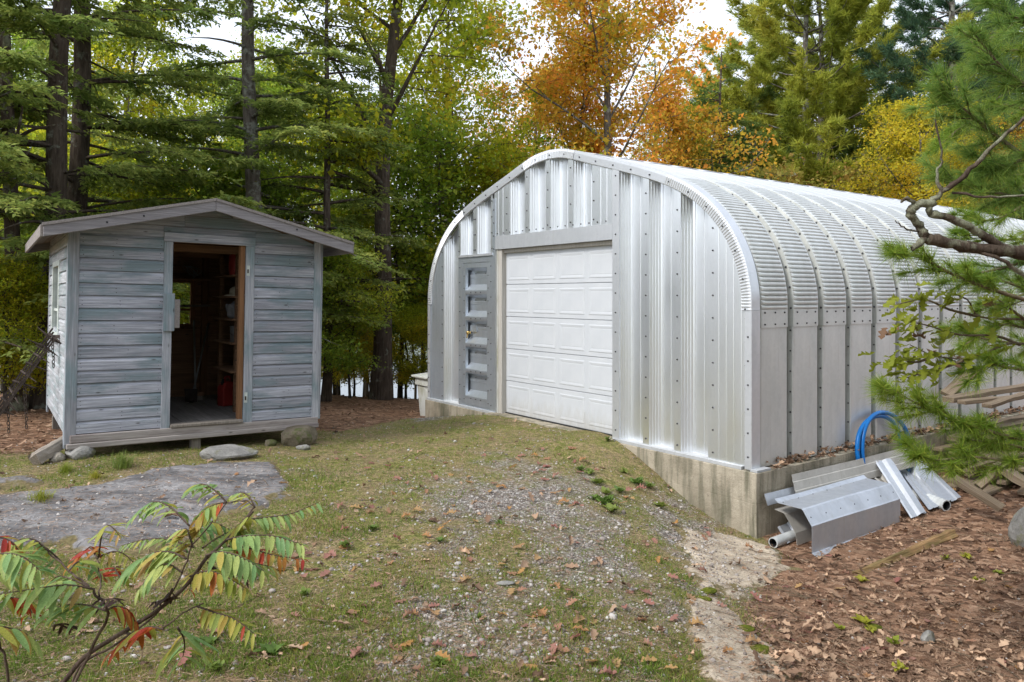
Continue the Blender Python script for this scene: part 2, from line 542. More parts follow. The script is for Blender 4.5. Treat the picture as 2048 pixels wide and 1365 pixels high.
M_litter = leafmat('leaf_litter', [(.05, (.09, .055, .036)), (.35, (.22, .135, .086)), (.65, (.36, .235, .155)), (.88, (.52, .36, .24)), (1, (.40, .23, .17))], .25, .12, 1.6, .8)
M_grass = leafmat('grass_blades', [(.05, (.08, .15, .022)), (.5, (.19, .28, .042)), (.78, (.32, .31, .07)), (.96, (.50, .36, .19))], .5, .35, 2.2, .7)
t = MT('pebbles', .9, 0, .2)
c = t.ramp(t.isl(), [(.0, (.15, .125, .11)), (.4, (.31, .27, .245)), (.75, (.42, .385, .355)), (1, (.54, .51, .48))])
t.col(c); M_peb = t.m
def slabmat(name, lo, hi, speck=.6):
    """bedrock: dark and pale bands, thin cracks, moss and soil creeping in from the rim"""
    t = MT(name, .92, 0, .2)
    v = t.pos()
    n = t.noise(t.pos((1, 2.2, 1)), 1.5, 9, .68, .6)
    f = t.noise(v, 22, 5, .75)
    c = t.ramp(n, [(.30, lo), (.52, tuple((a + b) / 2 for a, b in zip(lo, hi))), (.70, hi)])
    c = t.mix(speck, c, t.ramp(f, [(.3, .25), (.7, .80)]), 'OVERLAY')
    k = t.noise(t.pos((1.2, 3.0, 1)), 2.4, 3, .5, 1.5)
    c = t.mix(t.ramp(k, [(.488, 0.), (.498, .8), (.502, .8), (.512, 0.)]), c, (.04, .038, .035))
    l = t.noise(v, 3.4, 8, .75)
    c = t.mix(t.ramp(l, [(.60, 0.), (.68, .7)]), c, (.42, .41, .39))
    rim = t.math('ADD', t.attr('rim'), t.math('MULTIPLY', t.math('SUBTRACT', t.noise(v, 5, 6, .7), .5), 1.5))
    g = t.ramp(t.noise(v, 30, 4, .7), [(.3, (.09, .075, .035)), (.55, (.17, .14, .065)), (.75, (.25, .18, .11))])
    c = t.mix(t.ramp(rim, [(.22, 1.), (.36, 0.)]), c, g)
    t.col(c)
    t.bump(t.math('ADD', t.math('MULTIPLY', n, 2.), t.math('MULTIPLY', f, .35)), .9, .03)
    return t.m
M_stone = stonemat('grey_stone', (.13, .125, .115), (.31, .30, .28), (.13, .13, .06))
M_mossy = stonemat('mossy_stone', (.09, .075, .05), (.22, .185, .135), (.085, .10, .03), 4)
M_rock = slabmat('granite_rock', (.06, .058, .06), (.33, .315, .31))
M_rock2 = slabmat('pale_granite_rock', (.27, .225, .17), (.62, .52, .40), .3)
M_rock3 = stonemat('buff_stone', (.17, .15, .12), (.40, .36, .30))
t = MT('moss_cushion', 1., 0, .05)
n = t.noise(t.pos(), 30, 6)
t.col(t.ramp(n, [(.3, (.045, .06, .010)), (.7, (.15, .16, .022))])); t.bump(n, 1., .02); M_moss = t.m

t = MT('lake_water', .12, 0, .5)
t.col((.03, .045, .05))
t.bump(t.noise(t.pos((1, .5, 1)), 3.0, 4), .12, .05); M_water = t.m
t = MT('far_woods_soil', 1.)
t.col((.07, .07, .03)); M_hill = t.m

# ground: moss and grass, gravel, leaf litter, by mask
t = MT('ground_cover', 1., 0, .08)
v = t.pos()
nA = t.noise(v, 2.3, 7, .7); nB = t.noise(v, 17, 6, .75); nC = t.noise(v, 70, 4, .7)
vor = nd(t.nt, 'ShaderNodeTexVoronoi', {'Vector': v, 'Scale': 42.})
pebc = t.ramp(nd(t.nt, 'ShaderNodeSeparateColor', {'Color': vor.outputs['Color']}).outputs[0], [(0, (.14, .12, .105)), (.5, (.27, .24, .215)), (.85, (.40, .37, .34)), (1, (.55, .53, .50))])
grav = t.mix(t.ramp(nd(t.nt, 'ShaderNodeTexVoronoi', {'Vector': v, 'Scale': 42., 'Randomness': 1.}, feature='DISTANCE_TO_EDGE').outputs['Distance'], [(.0, .75), (.12, 0.)]), pebc, (.075, .062, .052))
green = t.ramp(nB, [(.30, (.055, .058, .020)), (.44, (.120, .140, .036)), (.55, (.20, .185, .066)), (.70, (.33, .24, .155))])
green = t.mix(t.ramp(nA, [(.40, 0.), (.60, .65)]), green, t.ramp(nB, [(.3, (.135, .108, .066)), (.7, (.31, .225, .145))]))
green = t.mix(1., green, (1.22, 1.16, 1.2), 'MULTIPLY')
green = t.mix(.85, green, t.ramp(nC, [(.34, .18), (.66, .85)]), 'OVERLAY')
vl = nd(t.nt, 'ShaderNodeTexVoronoi', {'Vector': t.pos((1, 1.5, 1)), 'Scale': 14.})
lit = t.ramp(nd(t.nt, 'ShaderNodeSeparateColor', {'Color': vl.outputs['Color']}).outputs[0], [(0, (.085, .05, .035)), (.45, (.20, .12, .08)), (.8, (.31, .19, .125)), (1, (.40, .27, .19))])
lit = t.mix(1., lit, (1.1, 1.05, 1.0), 'MULTIPLY')
lit = t.mix(.45, lit, t.ramp(nC, [(.3, .25), (.7, .75)]), 'OVERLAY')
def edge(a, lo, hi):
    return t.ramp(t.math('ADD', t.attr(a), t.math('MULTIPLY', t.math('SUBTRACT', nB, .5), 1.1)), [(lo, 0.), (hi, 1.)])
c = t.mix(edge('gravel', .36, .86), green, grav)
c = t.mix(edge('litter', .42, .58), c, lit)
t.col(c)
t.bump(t.math('ADD', nB, t.math('MULTIPLY', nC, .6)), .9, .03)
M_ground = t.m

# ------------------------------------------------------------------ the ground
CP = np.array([
 (1.27, 9.3, -.03), (-.18, 11.3, -.03), (.55, 10.2, -.03), (-1.46, 13.0, -.33), (-.85, 12.2, -.17), (2.48, 7.6, -.72), (1.62, 8.95, -.23), (2.07, 8.25, -.60),
 (2.95, 7.25, -.75), (4.4, 8.3, -.74), (5.6, 9.4, -.66), (7.2, 10.8, -.5), (9.5, 12.5, -.3), (3.5, 10.5, -.4), (1, 13, -.3),
 (-4.58, 7.6, .07), (-2.4, 9.3, -.03), (-3.4, 8.2, .03), (-4.6, 9.6, .02), (-5.6, 11.4, -.02), (-3.2, 10.8, -.05), (-7, 9, .0), (-7, 7, .0),
 (-4.4, 6.5, .02), (-2.5, 6.8, .0), (-2.5, 5.2, -.11), (-1.5, 6.9, -.06), (-4.2, 4.5, -.1), (-1.5, 4, -.24), (0, 4.1, -.34), (.9, 4.6, -.52), (1.5, 4.8, -.68),
 (2.5, 4.8, -.76), (4, 5, -.82), (1., 6., -.42), (1.7, 6.2, -.66), (1.9, 7.05, -.70), (1.3, 7.5, -.40), (.8, 7.5, -.27), (0, 6.5, -.21), (0, 8.5, -.08), (-1, 9.5, -.06),
 (-1.8, 11.2, -.13), (-1.9, 12.3, -.22), (0, 1, -.3), (-3, 1, -.2), (3, 1, -.8), (0, -6, -.4), (-8, -5, -.3), (8, -5, -.9), (7, 6, -.8), (10, 8, -.7),
 (-1.3, 14.8, -.5), (-3.2, 14.5, -.42), (-3.4, 18, -.65), (-8, 15, -.25), (-12, 10, 0.), (-1, 20, -1.0), (-7, 22, -1.1), (4, 22, -.8), (12, 20, -.2), (16, 14, -.1), (-14, 18, -.6)])
def _tps(r2):
    return np.where(r2 > 1e-9, r2 * np.log(r2 + 1e-12), 0)
_n = len(CP)
_K = _tps(((CP[:, None, :2] - CP[None, :, :2]) ** 2).sum(-1)) + np.eye(_n) * .02
_P = np.c_[np.ones(_n), CP[:, :2]]
_A = np.block([[_K, _P], [_P.T, np.zeros((3, 3))]])
_W = np.linalg.solve(_A, np.r_[CP[:, 2], 0, 0, 0])
def gz(x, y, rough=True):
    x, y = np.asarray(x, float), np.asarray(y, float)
    sh = x.shape
    x, y = x.ravel(), y.ravel()
    z = np.empty_like(x)
    for a in range(0, len(x), 20000):
        xs, ys = x[a:a + 20000], y[a:a + 20000]
        r2 = (xs[:, None] - CP[None, :, 0]) ** 2 + (ys[:, None] - CP[None, :, 1]) ** 2
        z[a:a + 20000] = _tps(r2) @ _W[:_n] + _W[_n] + _W[_n + 1] * xs + _W[_n + 2] * ys
    tl = np.clip((y - 18) / 24, 0, 1)
    far = (-.8 - 4.6 * tl) * (1 - sstep(8, 24, x)) + (.1 + .02 * np.clip(y, 0, 60)) * sstep(8, 24, x)
    far = np.where(y < 5, -.5, far * sstep(5, 14, y) - .5 * (1 - sstep(5, 14, y)))
    rr = np.maximum(np.abs(x) / 15, np.abs(y - 8) / 13.5)
    k = sstep(.8, 1.25, rr)
    z = z * (1 - k) + far * k
    if rough:
        z = z + fbm(x, y, .9, 3) * .022 + vnoise(x, y, .16, 9) * .008 + vnoise(x, y, 3.5, 5) * .05 * sstep(11, 16, y)
    return z.reshape(sh)
def g1(x, y): return float(gz(np.array([x]), np.array([y]))[0])
def PG(px, py, z=None, it=6):
    """ground point under a photo pixel"""
    zz = -.3 if z is None else z
    for _ in range(it):
        d = F * (CH - zz) / max(py - HZ, 30)
        x = (px - 1024) / F * d
        if z is None: zz = g1(x, d)
    return Vector((x, d, zz))

def mask_litter(x, y):
    bx = np.interp(y, [2, 4.8, 6, 7.05, 7.4], [1.25, 1.62, 1.85, 2.3, 2.5]) + fbm(x, y, .5, 88) * .25
    a = sstep(-.25, .25, x - bx) * (y < 12)
    yb = np.interp(x, [-9, -5.2, -4.4, -2.3, -1.6, -1.1, 0], [7.2, 8.4, 10.3, 10.2, 12.3, 13.6, 14.0])
    b = sstep(-.5, .4, y - yb) * (x < 2)
    c = sstep(13, 14, y)
    hs_ = sstep(4, 4.4, x)
    return np.clip(np.maximum.reduce([a, b, c, hs_]), 0, 1)
def mask_gravel(x, y):
    e1 = .74 * np.exp(-(((x - .15) / 1.5) ** 2 + ((y - 7.0) / 2.0) ** 2))
    e2 = np.exp(-(((x - 1.75) / .5) ** 2 + ((y - 7.3) / 1.1) ** 2)) * 1.1
    e3 = np.exp(-(((x + 1.3) / .5) ** 2 + ((y - 12.1) / .7) ** 2)) * 1.1
    e4 = np.exp(-(((x + .1) / .8) ** 2 + ((y - 5.0) / .9) ** 2)) * .52
    e5 = np.exp(-(((x - .95) / .8) ** 2 + ((y - 5.0) / 1.6) ** 2)) * .40
    m = np.maximum.reduce([e1, e2, e3, e4, e5]) + fbm(x, y, .6, 21) * .42 + fbm(x, y, .2, 27) * .35
    return np.clip(m, 0, 1)

def axis_coords(a, b, step, lo, hi):
    mid = np.arange(a, b + step / 2, step)
    up, s = [], step
    while (up[-1] if up else b) < hi:
        s *= 1.22
        up.append((up[-1] if up else b) + s)
    dn, s = [], step
    while (dn[-1] if dn else a) > lo:
        s *= 1.22
        dn.append((dn[-1] if dn else a) - s)
    return np.r_[dn[::-1], mid, up]
gx = axis_coords(-6.5, 7.5, .06, -900, 900)
gy = axis_coords(3.2, 14.5, .06, -120, 900)
GX, GY = np.meshgrid(gx, gy)
GZ = gz(GX, GY)
nx, ny = len(gx), len(gy)
idx = np.arange(nx * ny).reshape(ny, nx)
FQ = np.stack([idx[:-1, :-1], idx[:-1, 1:], idx[1:, 1:], idx[1:, :-1]], -1).reshape(-1, 4)
me = mesh_np('ground', np.stack([GX, GY, GZ], -1).reshape(-1, 3), FQ, True)
for nm, fn in (('litter', mask_litter), ('gravel', mask_gravel)):
    at = me.attributes.new(nm, 'FLOAT', 'POINT')
    at.data.foreach_set('value', fn(GX.ravel(), GY.ravel()).astype(np.float32))
ground = tag(put('ground', me, M_ground), 'mossy gravel yard sloping between shed and metal hut', kind='structure')

lake = mesh_np('lake', [(-900, 22, -4.0), (60, 22, -4.0), (60, 420, -4.0), (-900, 420, -4.0)], np.array([[0, 1, 2, 3]]))
tag(put('lake', lake, M_water), 'pale lake water showing between the tree trunks', kind='structure')
# the far shore, wooded
hx = np.linspace(-900, 700, 60); hy = np.linspace(250, 480, 14)
HX, HY = np.meshgrid(hx, hy)
HZz = -5 + 26 * sstep(255, 400, HY) * (1 + .35 * vnoise(HX, HY, 120, 4))
idx = np.arange(HX.size).reshape(HX.shape)
FQ = np.stack([idx[:-1, :-1], idx[:-1, 1:], idx[1:, 1:], idx[1:, :-1]], -1).reshape(-1, 4)
tag(put('far_hills', mesh_np('far_hills', np.stack([HX, HY, HZz], -1).reshape(-1, 3), FQ, True), M_hill), 'wooded hill on the far side of the lake', kind='structure')
N = 16000
px_ = RG.uniform(-520, 420, N); py_ = 252 + RG.random(N) ** 1.6 * 120
pz_ = -5 + 26 * sstep(255, 400, py_) + RG.random(N) ** .7 * 9 + 1
tv = [(0, -.5, 0), (.5, 0, .12), (0, .5, 0), (-.5, 0, .12)]
V, Fa = scatter(tv, [(0, 1, 2, 3)], np.c_[px_, py_, pz_], rotmats(RG.uniform(0, 6.3, N), RG.uniform(-1.2, 1.2, N), RG.uniform(-1.2, 1.2, N)), RG.uniform(1.4, 3.2, N))
tag(put('distant_woods', mesh_np('distant_woods', V, Fa), M_gr), 'far-off woods across the lake', 'woods', kind='stuff')

# ------------------------------------------------------------------ bedrock showing through the yard
def outcrop(name, poly, h, mat, label, seed):
    """low domed slab with a traced edge; its rim dips under the soil"""
    P = np.array(poly)
    x0, y0 = P.min(0) - .2; x1, y1 = P.max(0) + .2
    st = .05
    xs, ys = np.arange(x0, x1, st), np.arange(y0, y1, st)
    X, Y = np.meshgrid(xs, ys)
    Q = np.roll(P, -1, 0)
    ins = np.zeros(X.shape, bool)
    dist = np.full(X.shape, 9.)
    for (ax, ay), (bx, by) in zip(P, Q):
        cond = ((ay > Y) != (by > Y)) & (X < (bx - ax) * (Y - ay) / (by - ay + 1e-12) + ax)
        ins ^= cond
        tt = np.clip(((X - ax) * (bx - ax) + (Y - ay) * (by - ay)) / ((bx - ax) ** 2 + (by - ay) ** 2), 0, 1)
        dist = np.minimum(dist, np.hypot(X - ax - tt * (bx - ax), Y - ay - tt * (by - ay)))
    sd_ = np.where(ins, dist, -dist) + fbm(X, Y, .5, seed) * .30 + vnoise(X, Y, .15, seed + 2) * .06
    Z = gz(X, Y, False) + np.clip(sd_ * .35, -.12, h) + fbm(X, Y, .7, seed + 5) * .025 + vnoise(X, Y, .12, seed) * .006 - .012
    keep = sd_ > -.25
    idx = np.arange(X.size).reshape(X.shape)
    kq = keep[:-1, :-1] & keep[1:, 1:] & keep[:-1, 1:] & keep[1:, :-1]
    FQ = np.stack([idx[:-1, :-1], idx[:-1, 1:], idx[1:, 1:], idx[1:, :-1]], -1)[kq]
    V = np.stack([X, Y, Z], -1).reshape(-1, 3)
    used = np.unique(FQ)
    mp = np.zeros(len(V), int); mp[used] = np.arange(len(used))
    me = mesh_np(name, V[used], mp[FQ], True)
    at = me.attributes.new('rim', 'FLOAT', 'POINT')
    at.data.foreach_set('value', np.clip(sd_ / .35, 0, 1).ravel()[used].astype(np.float32))
    return tag(put(name, me, mat), label, 'rock')
def ppoly(pts): return [tuple(PG(*p)[:2]) for p in pts]
outcrop('bedrock', ppoly([(-200, 990), (60, 985), (230, 960), (330, 938), (560, 925), (600, 960), (590, 995), (480, 1030), (430, 1075), (300, 1120), (120, 1100), (-60, 1150), (-260, 1120)]), .05, M_rock, 'broad dark granite bedrock slab in front of the shed', 31)
outcrop('bedrock', ppoly([(-120, 955), (60, 950), (110, 962), (80, 972), (-120, 985)]), .04, M_rock, 'narrow pale bedrock strip at the left edge below the log', 37)
outcrop('bedrock', ppoly([(1350, 1062), (1500, 1075), (1600, 1140), (1570, 1185), (1480, 1205), (1500, 1250), (1580, 1310), (1640, 1420), (1440, 1420), (1380, 1250), (1360, 1150)]), .05, M_rock2, 'pale bedrock strip running down from the foundation corner', 43)

# ------------------------------------------------------------------ arched steel hut
UL, UR = Vector((-1.46, 13.18, 0)), Vector((2.48, 7.80, 0))
uv_ = (UR - UL).normalized()
hut = empty('arched_hut', (UL.x, UL.y, 0), (0, 0, math.atan2(uv_.y, uv_.x)))
tag(hut, 'galvanised arched steel garage hut with white overhead door on concrete', 'garage')
W = 6.68; C0 = W / 2; DEEP = 13.45; ZB = -.03
half = [(0, 3.80), (.3, 3.775), (.6, 3.70), (1.0, 3.575), (1.45, 3.44), (1.85, 3.31), (2.22, 3.17), (2.58, 2.98), (2.88, 2.74), (3.11, 2.46), (3.26, 2.15), (3.33, 1.85), (3.34, 1.63)]
hp = bez([(a, 0, b) for a, b in half], 12)
hw = np.array([p.x for p in hp]); hz = np.array([p.z for p in hp])
def archz(s):
    a = np.abs(np.asarray(s, float) - C0)
    return np.interp(a, hw, hz)
# arc-length table of the right half, peak to springing
arc = np.r_[0, np.cumsum(np.hypot(np.diff(hw), np.diff(hz)))]
ARC_CURVE = float(np.interp(2.22, hw, arc)); ARC_PEAK = float(np.interp(.62, hw, arc)); ARC_END = float(arc[-1])
def arcpt(l, off=0., side=1):
    """point at arc length l from the ridge, pushed off along the outward normal"""
    e = .004
    x, z = np.interp(l, arc, hw), np.interp(l, arc, hz)
    xa, za = np.interp(max(l - e, 0), arc, hw), np.interp(max(l - e, 0), arc, hz)
    xb, zb = np.interp(min(l + e, ARC_END), arc, hw), np.interp(min(l + e, ARC_END), arc, hz)
    tx, tz = xb - xa, zb - za
    if l <= e: tx, tz = 1, 0
    if l >= ARC_END - e: tx, tz = 0, -1
    q = math.hypot(tx, tz)
    nx_, nz_ = -tz / q, tx / q
    return C0 + side * (x + nx_ * off), z + nz_ * off

# cross-section of one roof bay: (distance along the hut, offset, how much crimp)
BAY = [(-.05, -.065, 0), (.0, -.065, 0), (.026, -.006, .0), (.044, 0, .4), (.10, 0, 1), (.30, .002, 1), (.45, 0, 1), (.490, 0, .3), (.508, -.006, 0), (.537, -.065, 0)]
PITCH = .587
def shell(l0, l1, side, crimp, n):
    rows = []
    for i in range(n + 1):
        l = l0 + (l1 - l0) * i / n
        saw = (-.012, .008, .010, .008)[i % 4] if crimp else 0
        rows.append([(lambda q: (q[0], y, q[1]))(arcpt(l, o + saw * k, side)) for y, o, k in BAY])
    return MB().grid(rows)
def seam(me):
    """the lap between two bays: grime, with rib shade painted into the colour"""
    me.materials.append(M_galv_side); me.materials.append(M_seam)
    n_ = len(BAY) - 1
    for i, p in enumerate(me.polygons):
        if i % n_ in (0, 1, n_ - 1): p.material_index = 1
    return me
def sidepanel(side):
    rows = []
    for z in (ZB, .35, .75, 1.15, 1.475):
        rows.append([(C0 + side * (3.34 - .012 + o + (.003 if k == 1 and abs(y - .3) < .1 else 0)), y, z) for y, o, k in BAY])
    return MB().grid(rows)
def lapstrip(side):
    rows = []
    for z in (1.44, 1.54, 1.635):
        rows.append([(C0 + side * (3.34 + o), y, z) for y, o, k in BAY])
    return rows
pieces = []
for side in (1, -1):
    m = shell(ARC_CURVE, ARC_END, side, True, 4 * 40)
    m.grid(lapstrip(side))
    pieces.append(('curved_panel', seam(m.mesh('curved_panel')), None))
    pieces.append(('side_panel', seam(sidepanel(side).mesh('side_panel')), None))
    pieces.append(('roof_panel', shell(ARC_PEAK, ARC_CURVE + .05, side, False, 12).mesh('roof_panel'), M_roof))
m = MB()
rows = []
for i in range(73):
    l = -ARC_PEAK - .03 + (2 * ARC_PEAK + .06) * i / 72
    sd1 = 1 if l >= 0 else -1
    saw = ((l / .052) % 1.0) * .006
    rows.append([(lambda q: (q[0], y, q[1]))(arcpt(abs(l), o + .003 + saw * k, sd1)) for y, o, k in BAY])
pieces.append(('ridge_panel', MB().grid(rows).mesh('ridge_panel'), M_roof))
# bolts of one bay, all round the arch
def boltv(c, n, r=.011, h=.010):
    c, n = Vector(c), Vector(n).normalized()
    a = n.orthogonal().normalized(); b = n.cross(a)
    V = [c + (a * math.cos(k * math.pi / 3) + b * math.sin(k * math.pi / 3)) * r for k in range(6)]
    V += [p + n * h for p in [c + (q - c) * .75 for q in V]]
    return V, [(k, (k + 1) % 6, 6 + (k + 1) % 6, 6 + k) for k in range(6)] + [(6, 7, 8, 9, 10, 11)]
bb = MB()
for side in (1, -1):
    for l in np.arange(.1, ARC_END, .235):
        x_, z_ = arcpt(l, -.028, side); x2, z2 = arcpt(l, .2, side)
        bb.add(*boltv((x_, .014, z_), ((x2 - x_) * .8, -.3, (z2 - z_) * .8), .013, .012))
    for z_ in np.arange(.05, 1.42, .225):
        bb.add(*boltv((C0 + side * 3.305, .014, z_), (side * .5, -.4, 0)))
    for z_ in (1.475, 1.60):
        for y_ in (.09, .27, .44):
            bb.add(*boltv((C0 + side * 3.34, y_, z_), (side, 0, 0)))
bay_bolts = bb.mesh('bolt')
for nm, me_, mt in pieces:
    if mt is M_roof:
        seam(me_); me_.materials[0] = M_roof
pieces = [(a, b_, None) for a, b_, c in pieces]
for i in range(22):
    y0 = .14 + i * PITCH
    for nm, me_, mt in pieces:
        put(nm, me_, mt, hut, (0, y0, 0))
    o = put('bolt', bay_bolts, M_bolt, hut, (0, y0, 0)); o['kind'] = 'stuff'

# front edge trim: crimped round the curves, plain on the slopes
def trim(l0, l1, side, crimp, wd=.115, n=None):
    n = n or max(4, int(abs(l1 - l0) / (.0085 if crimp else .1)))
    rows = []
    for i in range(n + 1):
        l = l0 + (l1 - l0) * i / n
        sd1 = side if side else (1 if l >= 0 else -1)
        z_ = (.006 if crimp and i % 4 < 2 else 0)
        r = []
        for off, y in ((.012, .13), (.014, -.016), (-.02, -.020 - z_), (-wd + .01, -.018 - z_), (-wd, -.004)):
            x_, zz = arcpt(abs(l), off, sd1)
            r.append((x_, y, zz))
        rows.append(r)
    return MB().grid(rows)
for side in (1, -1):
    trim(ARC_CURVE - .02, ARC_END, side, True).build('edge_trim', M_trim, hut)
    trim(ARC_PEAK - .05, ARC_CURVE - .024, side, False).build('edge_trim', M_trim, hut)
trim(-ARC_PEAK + .046, ARC_PEAK - .054, 0, True).build('edge_trim', M_trim, hut)
for side in (1, -1):
    e = C0 + side * 3.354
    pr = [(e, .13), (e, -.016), (e - side * .085, -.016), (e - side * .085, -.004)]
    MB().grid([[(a, b, ZB) for a, b in pr], [(a, b, 1.628) for a, b in pr]]).build('corner_trim', M_trim, hut)

# end wall: corrugated panels; fl = flange plane, ridges proud, valleys set back
DV = .12
def corr(s0, s1, first='ridge', last='ridge', flute=4):
    """one corrugation from ridge centre s0 to ridge centre s1: flange, fluted slope, valley, slope, flange"""
    f, a = .05, .076
    P = [(s0, 0), (s0 + f, 0)]
    for k in range(1, flute + 1):
        P.append((s0 + f + a * (k - .5) / flute - .0025, DV * (k - .5) / flute + .002))
        P.append((s0 + f + a * k / flute, DV * k / flute))
    v0, v1 = s0 + f + a, s1 - f - a
    P += [(v0 + (v1 - v0) * q, DV + d) for q, d in ((.14, .0), (.16, .006), (.20, .006), (.22, 0), (.62, 0), (.64, -.005), (.68, -.005), (.70, 0))]
    P.append((v1, DV))
    for k in range(1, flute + 1):
        P.append((v1 + a * k / flute, DV * (1 - k / flute)))
    P.append((s1, 0))
    return P
def flat(s0, s1):
    P = [(s0, 0)]
    n = max(1, int((s1 - s0) / .09))
    for k in range(1, n):
        s = s0 + (s1 - s0) * k / n
        P += [(s - .006, 0), (s, .0022), (s + .006, 0)]
    return P + [(s1, 0)]
wall_bolts = MB()
def wallpanel(P, z0, ins=.03, dark=False, bolts=()):
    top = [float(archz(s)) - ins for s, y in P]
    b_ = [(s, y, z0) for s, y in P]
    rows = [b_, [(s, y, z0 + (t_ - z0) * .5) for (s, y), t_ in zip(P, top)], [(s, y, t_) for (s, y), t_ in zip(P, top)]]
    MB().grid(rows).build('wall_panel', M_galv_dark if dark else M_galv, hut)
    for s in bolts:
        z_ = z0 + .08
        while z_ < float(archz(s)) - .14:
            wall_bolts.add(*boltv((s, -.001, z_), (0, -1, 0)))
            z_ += .245
for a, b in ((4.69, 5.19), (5.19, 5.68), (5.68, 6.17)):
    wallpanel(corr(a, b), ZB + .02, bolts=(a,))
wallpanel(flat(6.17, 6.655), ZB + .02, bolts=(6.185, 6.61))
wallpanel(flat(2.01, 2.36), 2.69, bolts=(2.34,))
for a, b in ((2.36, 2.84), (2.84, 3.32), (3.32, 3.81)):
    wallpanel(corr(a, b), 2.69, bolts=(b,))
P = corr(3.81, 4.29); wallpanel(P, 2.69, bolts=(4.27,))
wallpanel(flat(4.29, 4.63), 2.69)
for a, b in ((.98, 1.47), (1.47, 1.97)):
    wallpanel(corr(a, b), 2.43, bolts=(a + .02, b - .02))
wallpanel(flat(.02, .50), ZB + .02, dark=True, bolts=(.06, .46))
P = corr(.45, 1.03); P = [p for p in P if .50 <= p[0] <= .985]
wallpanel(P, ZB + .02)
for s in np.arange(2.1, 4.6, .16):
    wall_bolts.add(*boltv((s, -.001, 2.73), (0, -1, 0)))
for l in np.arange(-ARC_END + .1, ARC_END, .33):
    x_, z_ = arcpt(abs(l), -.06, 1 if l > 0 else -1)
    wall_bolts.add(*boltv((x_, -.022, z_), (0, -1, 0)))
for z_ in np.arange(.1, 1.6, .25):
    for s in (W - .03, .03): wall_bolts.add(*boltv((s, -.016, z_), (0, -1, 0)))
# edge strip beside the overhead door, header plate, jambs
MB().box(4.625, 4.745, -.012, .12, ZB + .02, 3.42).build('door_edge_trim', M_trim, hut)
for z_ in np.arange(.1, 3.3, .245): wall_bolts.add(*boltv((4.685, -.012, z_), (0, -1, 0)))
MB().box(1.975, 2.05, -.010, .12, ZB + .02, 3.28).build('door_edge_trim', M_galv_dark, hut)
for z_ in np.arange(2.5, 3.2, .2): wall_bolts.add(*boltv((2.012, -.010, z_), (0, -1, 0)))
MB().box(2.052, 4.624, -.014, .06, 2.49, 2.69).build('header_plate', M_trim, hut)
bevel(MB().box(2.052, 2.19, .012, .16, ZB, 2.488).build('door_jamb', M_jamb, hut), .006)
MB().box(2.085, 2.10, -.004, .012, ZB, 2.486).build('door_stop', M_bin, hut)
bevel(MB().box(2.19, 4.624, .05, .16, 2.43, 2.488).build('door_jamb', M_jamb, hut), .006)
# overhead door: five hinged sections, each with four pressed panels
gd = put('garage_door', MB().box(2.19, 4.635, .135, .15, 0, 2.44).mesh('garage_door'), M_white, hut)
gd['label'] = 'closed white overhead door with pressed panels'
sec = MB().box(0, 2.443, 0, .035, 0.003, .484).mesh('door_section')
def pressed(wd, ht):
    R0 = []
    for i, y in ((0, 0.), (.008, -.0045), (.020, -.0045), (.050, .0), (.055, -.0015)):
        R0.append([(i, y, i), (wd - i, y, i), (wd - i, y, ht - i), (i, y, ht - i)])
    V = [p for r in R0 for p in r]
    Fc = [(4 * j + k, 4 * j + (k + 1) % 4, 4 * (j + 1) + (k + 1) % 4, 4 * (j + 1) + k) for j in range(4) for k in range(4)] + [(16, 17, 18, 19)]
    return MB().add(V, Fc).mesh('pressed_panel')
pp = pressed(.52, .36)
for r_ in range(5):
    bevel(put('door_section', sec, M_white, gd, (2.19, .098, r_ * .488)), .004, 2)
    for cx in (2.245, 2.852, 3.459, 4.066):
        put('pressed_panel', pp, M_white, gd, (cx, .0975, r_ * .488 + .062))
MB().box(2.19, 4.63, .08, .135, -.022, .004).build('bottom_seal', M_seal, gd)
# walk-in door: grey frame, leaf with five horizontal corrugations, brass knob
MB().box(.985, 1.974, .105, .118, ZB + .02, 2.425).build('walk_door_frame', M_galv_dark, hut)
fr = MB()
fr.box(.985, 1.118, -.006, .055, ZB + .02, 2.425); fr.box(1.885, 1.974, -.006, .055, ZB + .02, 2.425)
fr.box(1.118, 1.885, -.006, .055, 2.31, 2.425); fr.box(1.118, 1.885, -.006, .055, ZB + .02, .015)
fr.build('walk_door_frame', M_galv_dark, hut)
for z_ in np.arange(.08, 2.4, .24):
    for s in (1.03, 1.93): wall_bolts.add(*boltv((s, -.006, z_), (0, -1, 0), .009))
MB().box(.975, 1.98, -.03, .0, 2.405, 2.44).build('drip_cap', M_trim, hut)
wd_ = put('walk_door', MB().box(1.122, 1.882, .098, .102, .02, 2.305).mesh('walk_door'), M_galv_dark, hut)
wd_['label'] = 'narrow grey steel walk-in door with ribbed panels'
lf = MB()
lf.box(1.122, 1.192, -.002, .05, .02, 2.305); lf.box(1.812, 1.882, -.002, .05, .02, 2.305)
lf.box(1.192, 1.812, -.002, .05, 2.23, 2.305); lf.box(1.192, 1.812, -.002, .05, .02, .155)
lf.build('stile_frame', M_galv_dark, wd_)
tops = (2.228, 1.80, 1.385, .945, .545); bots = (1.865, 1.445, 1.015, .595, .158)
db = MB()
for tz, bz in zip(tops, bots):
    pr = [(tz, .002), (tz - .055, .094), (tz - .11, .094), (tz - .115, .089), (tz - .16, .089), (tz - .165, .094), (bz + .095, .094), (bz, -.004), (bz - .03, -.004), (bz - .062, .0)]
    MB().grid([[(1.192, y, z) for z, y in pr], [(1.812, y, z) for z, y in pr]]).build('door_rib', M_galv_dark, wd_)
    for s in (1.36, 1.50, 1.64): db.add(*boltv((s, -.004, bz - .03), (0, -1, 0), .009))
    for s in (1.36, 1.64): db.add(*boltv((s, .093, tz - .09), (0, -1, 0), .008))
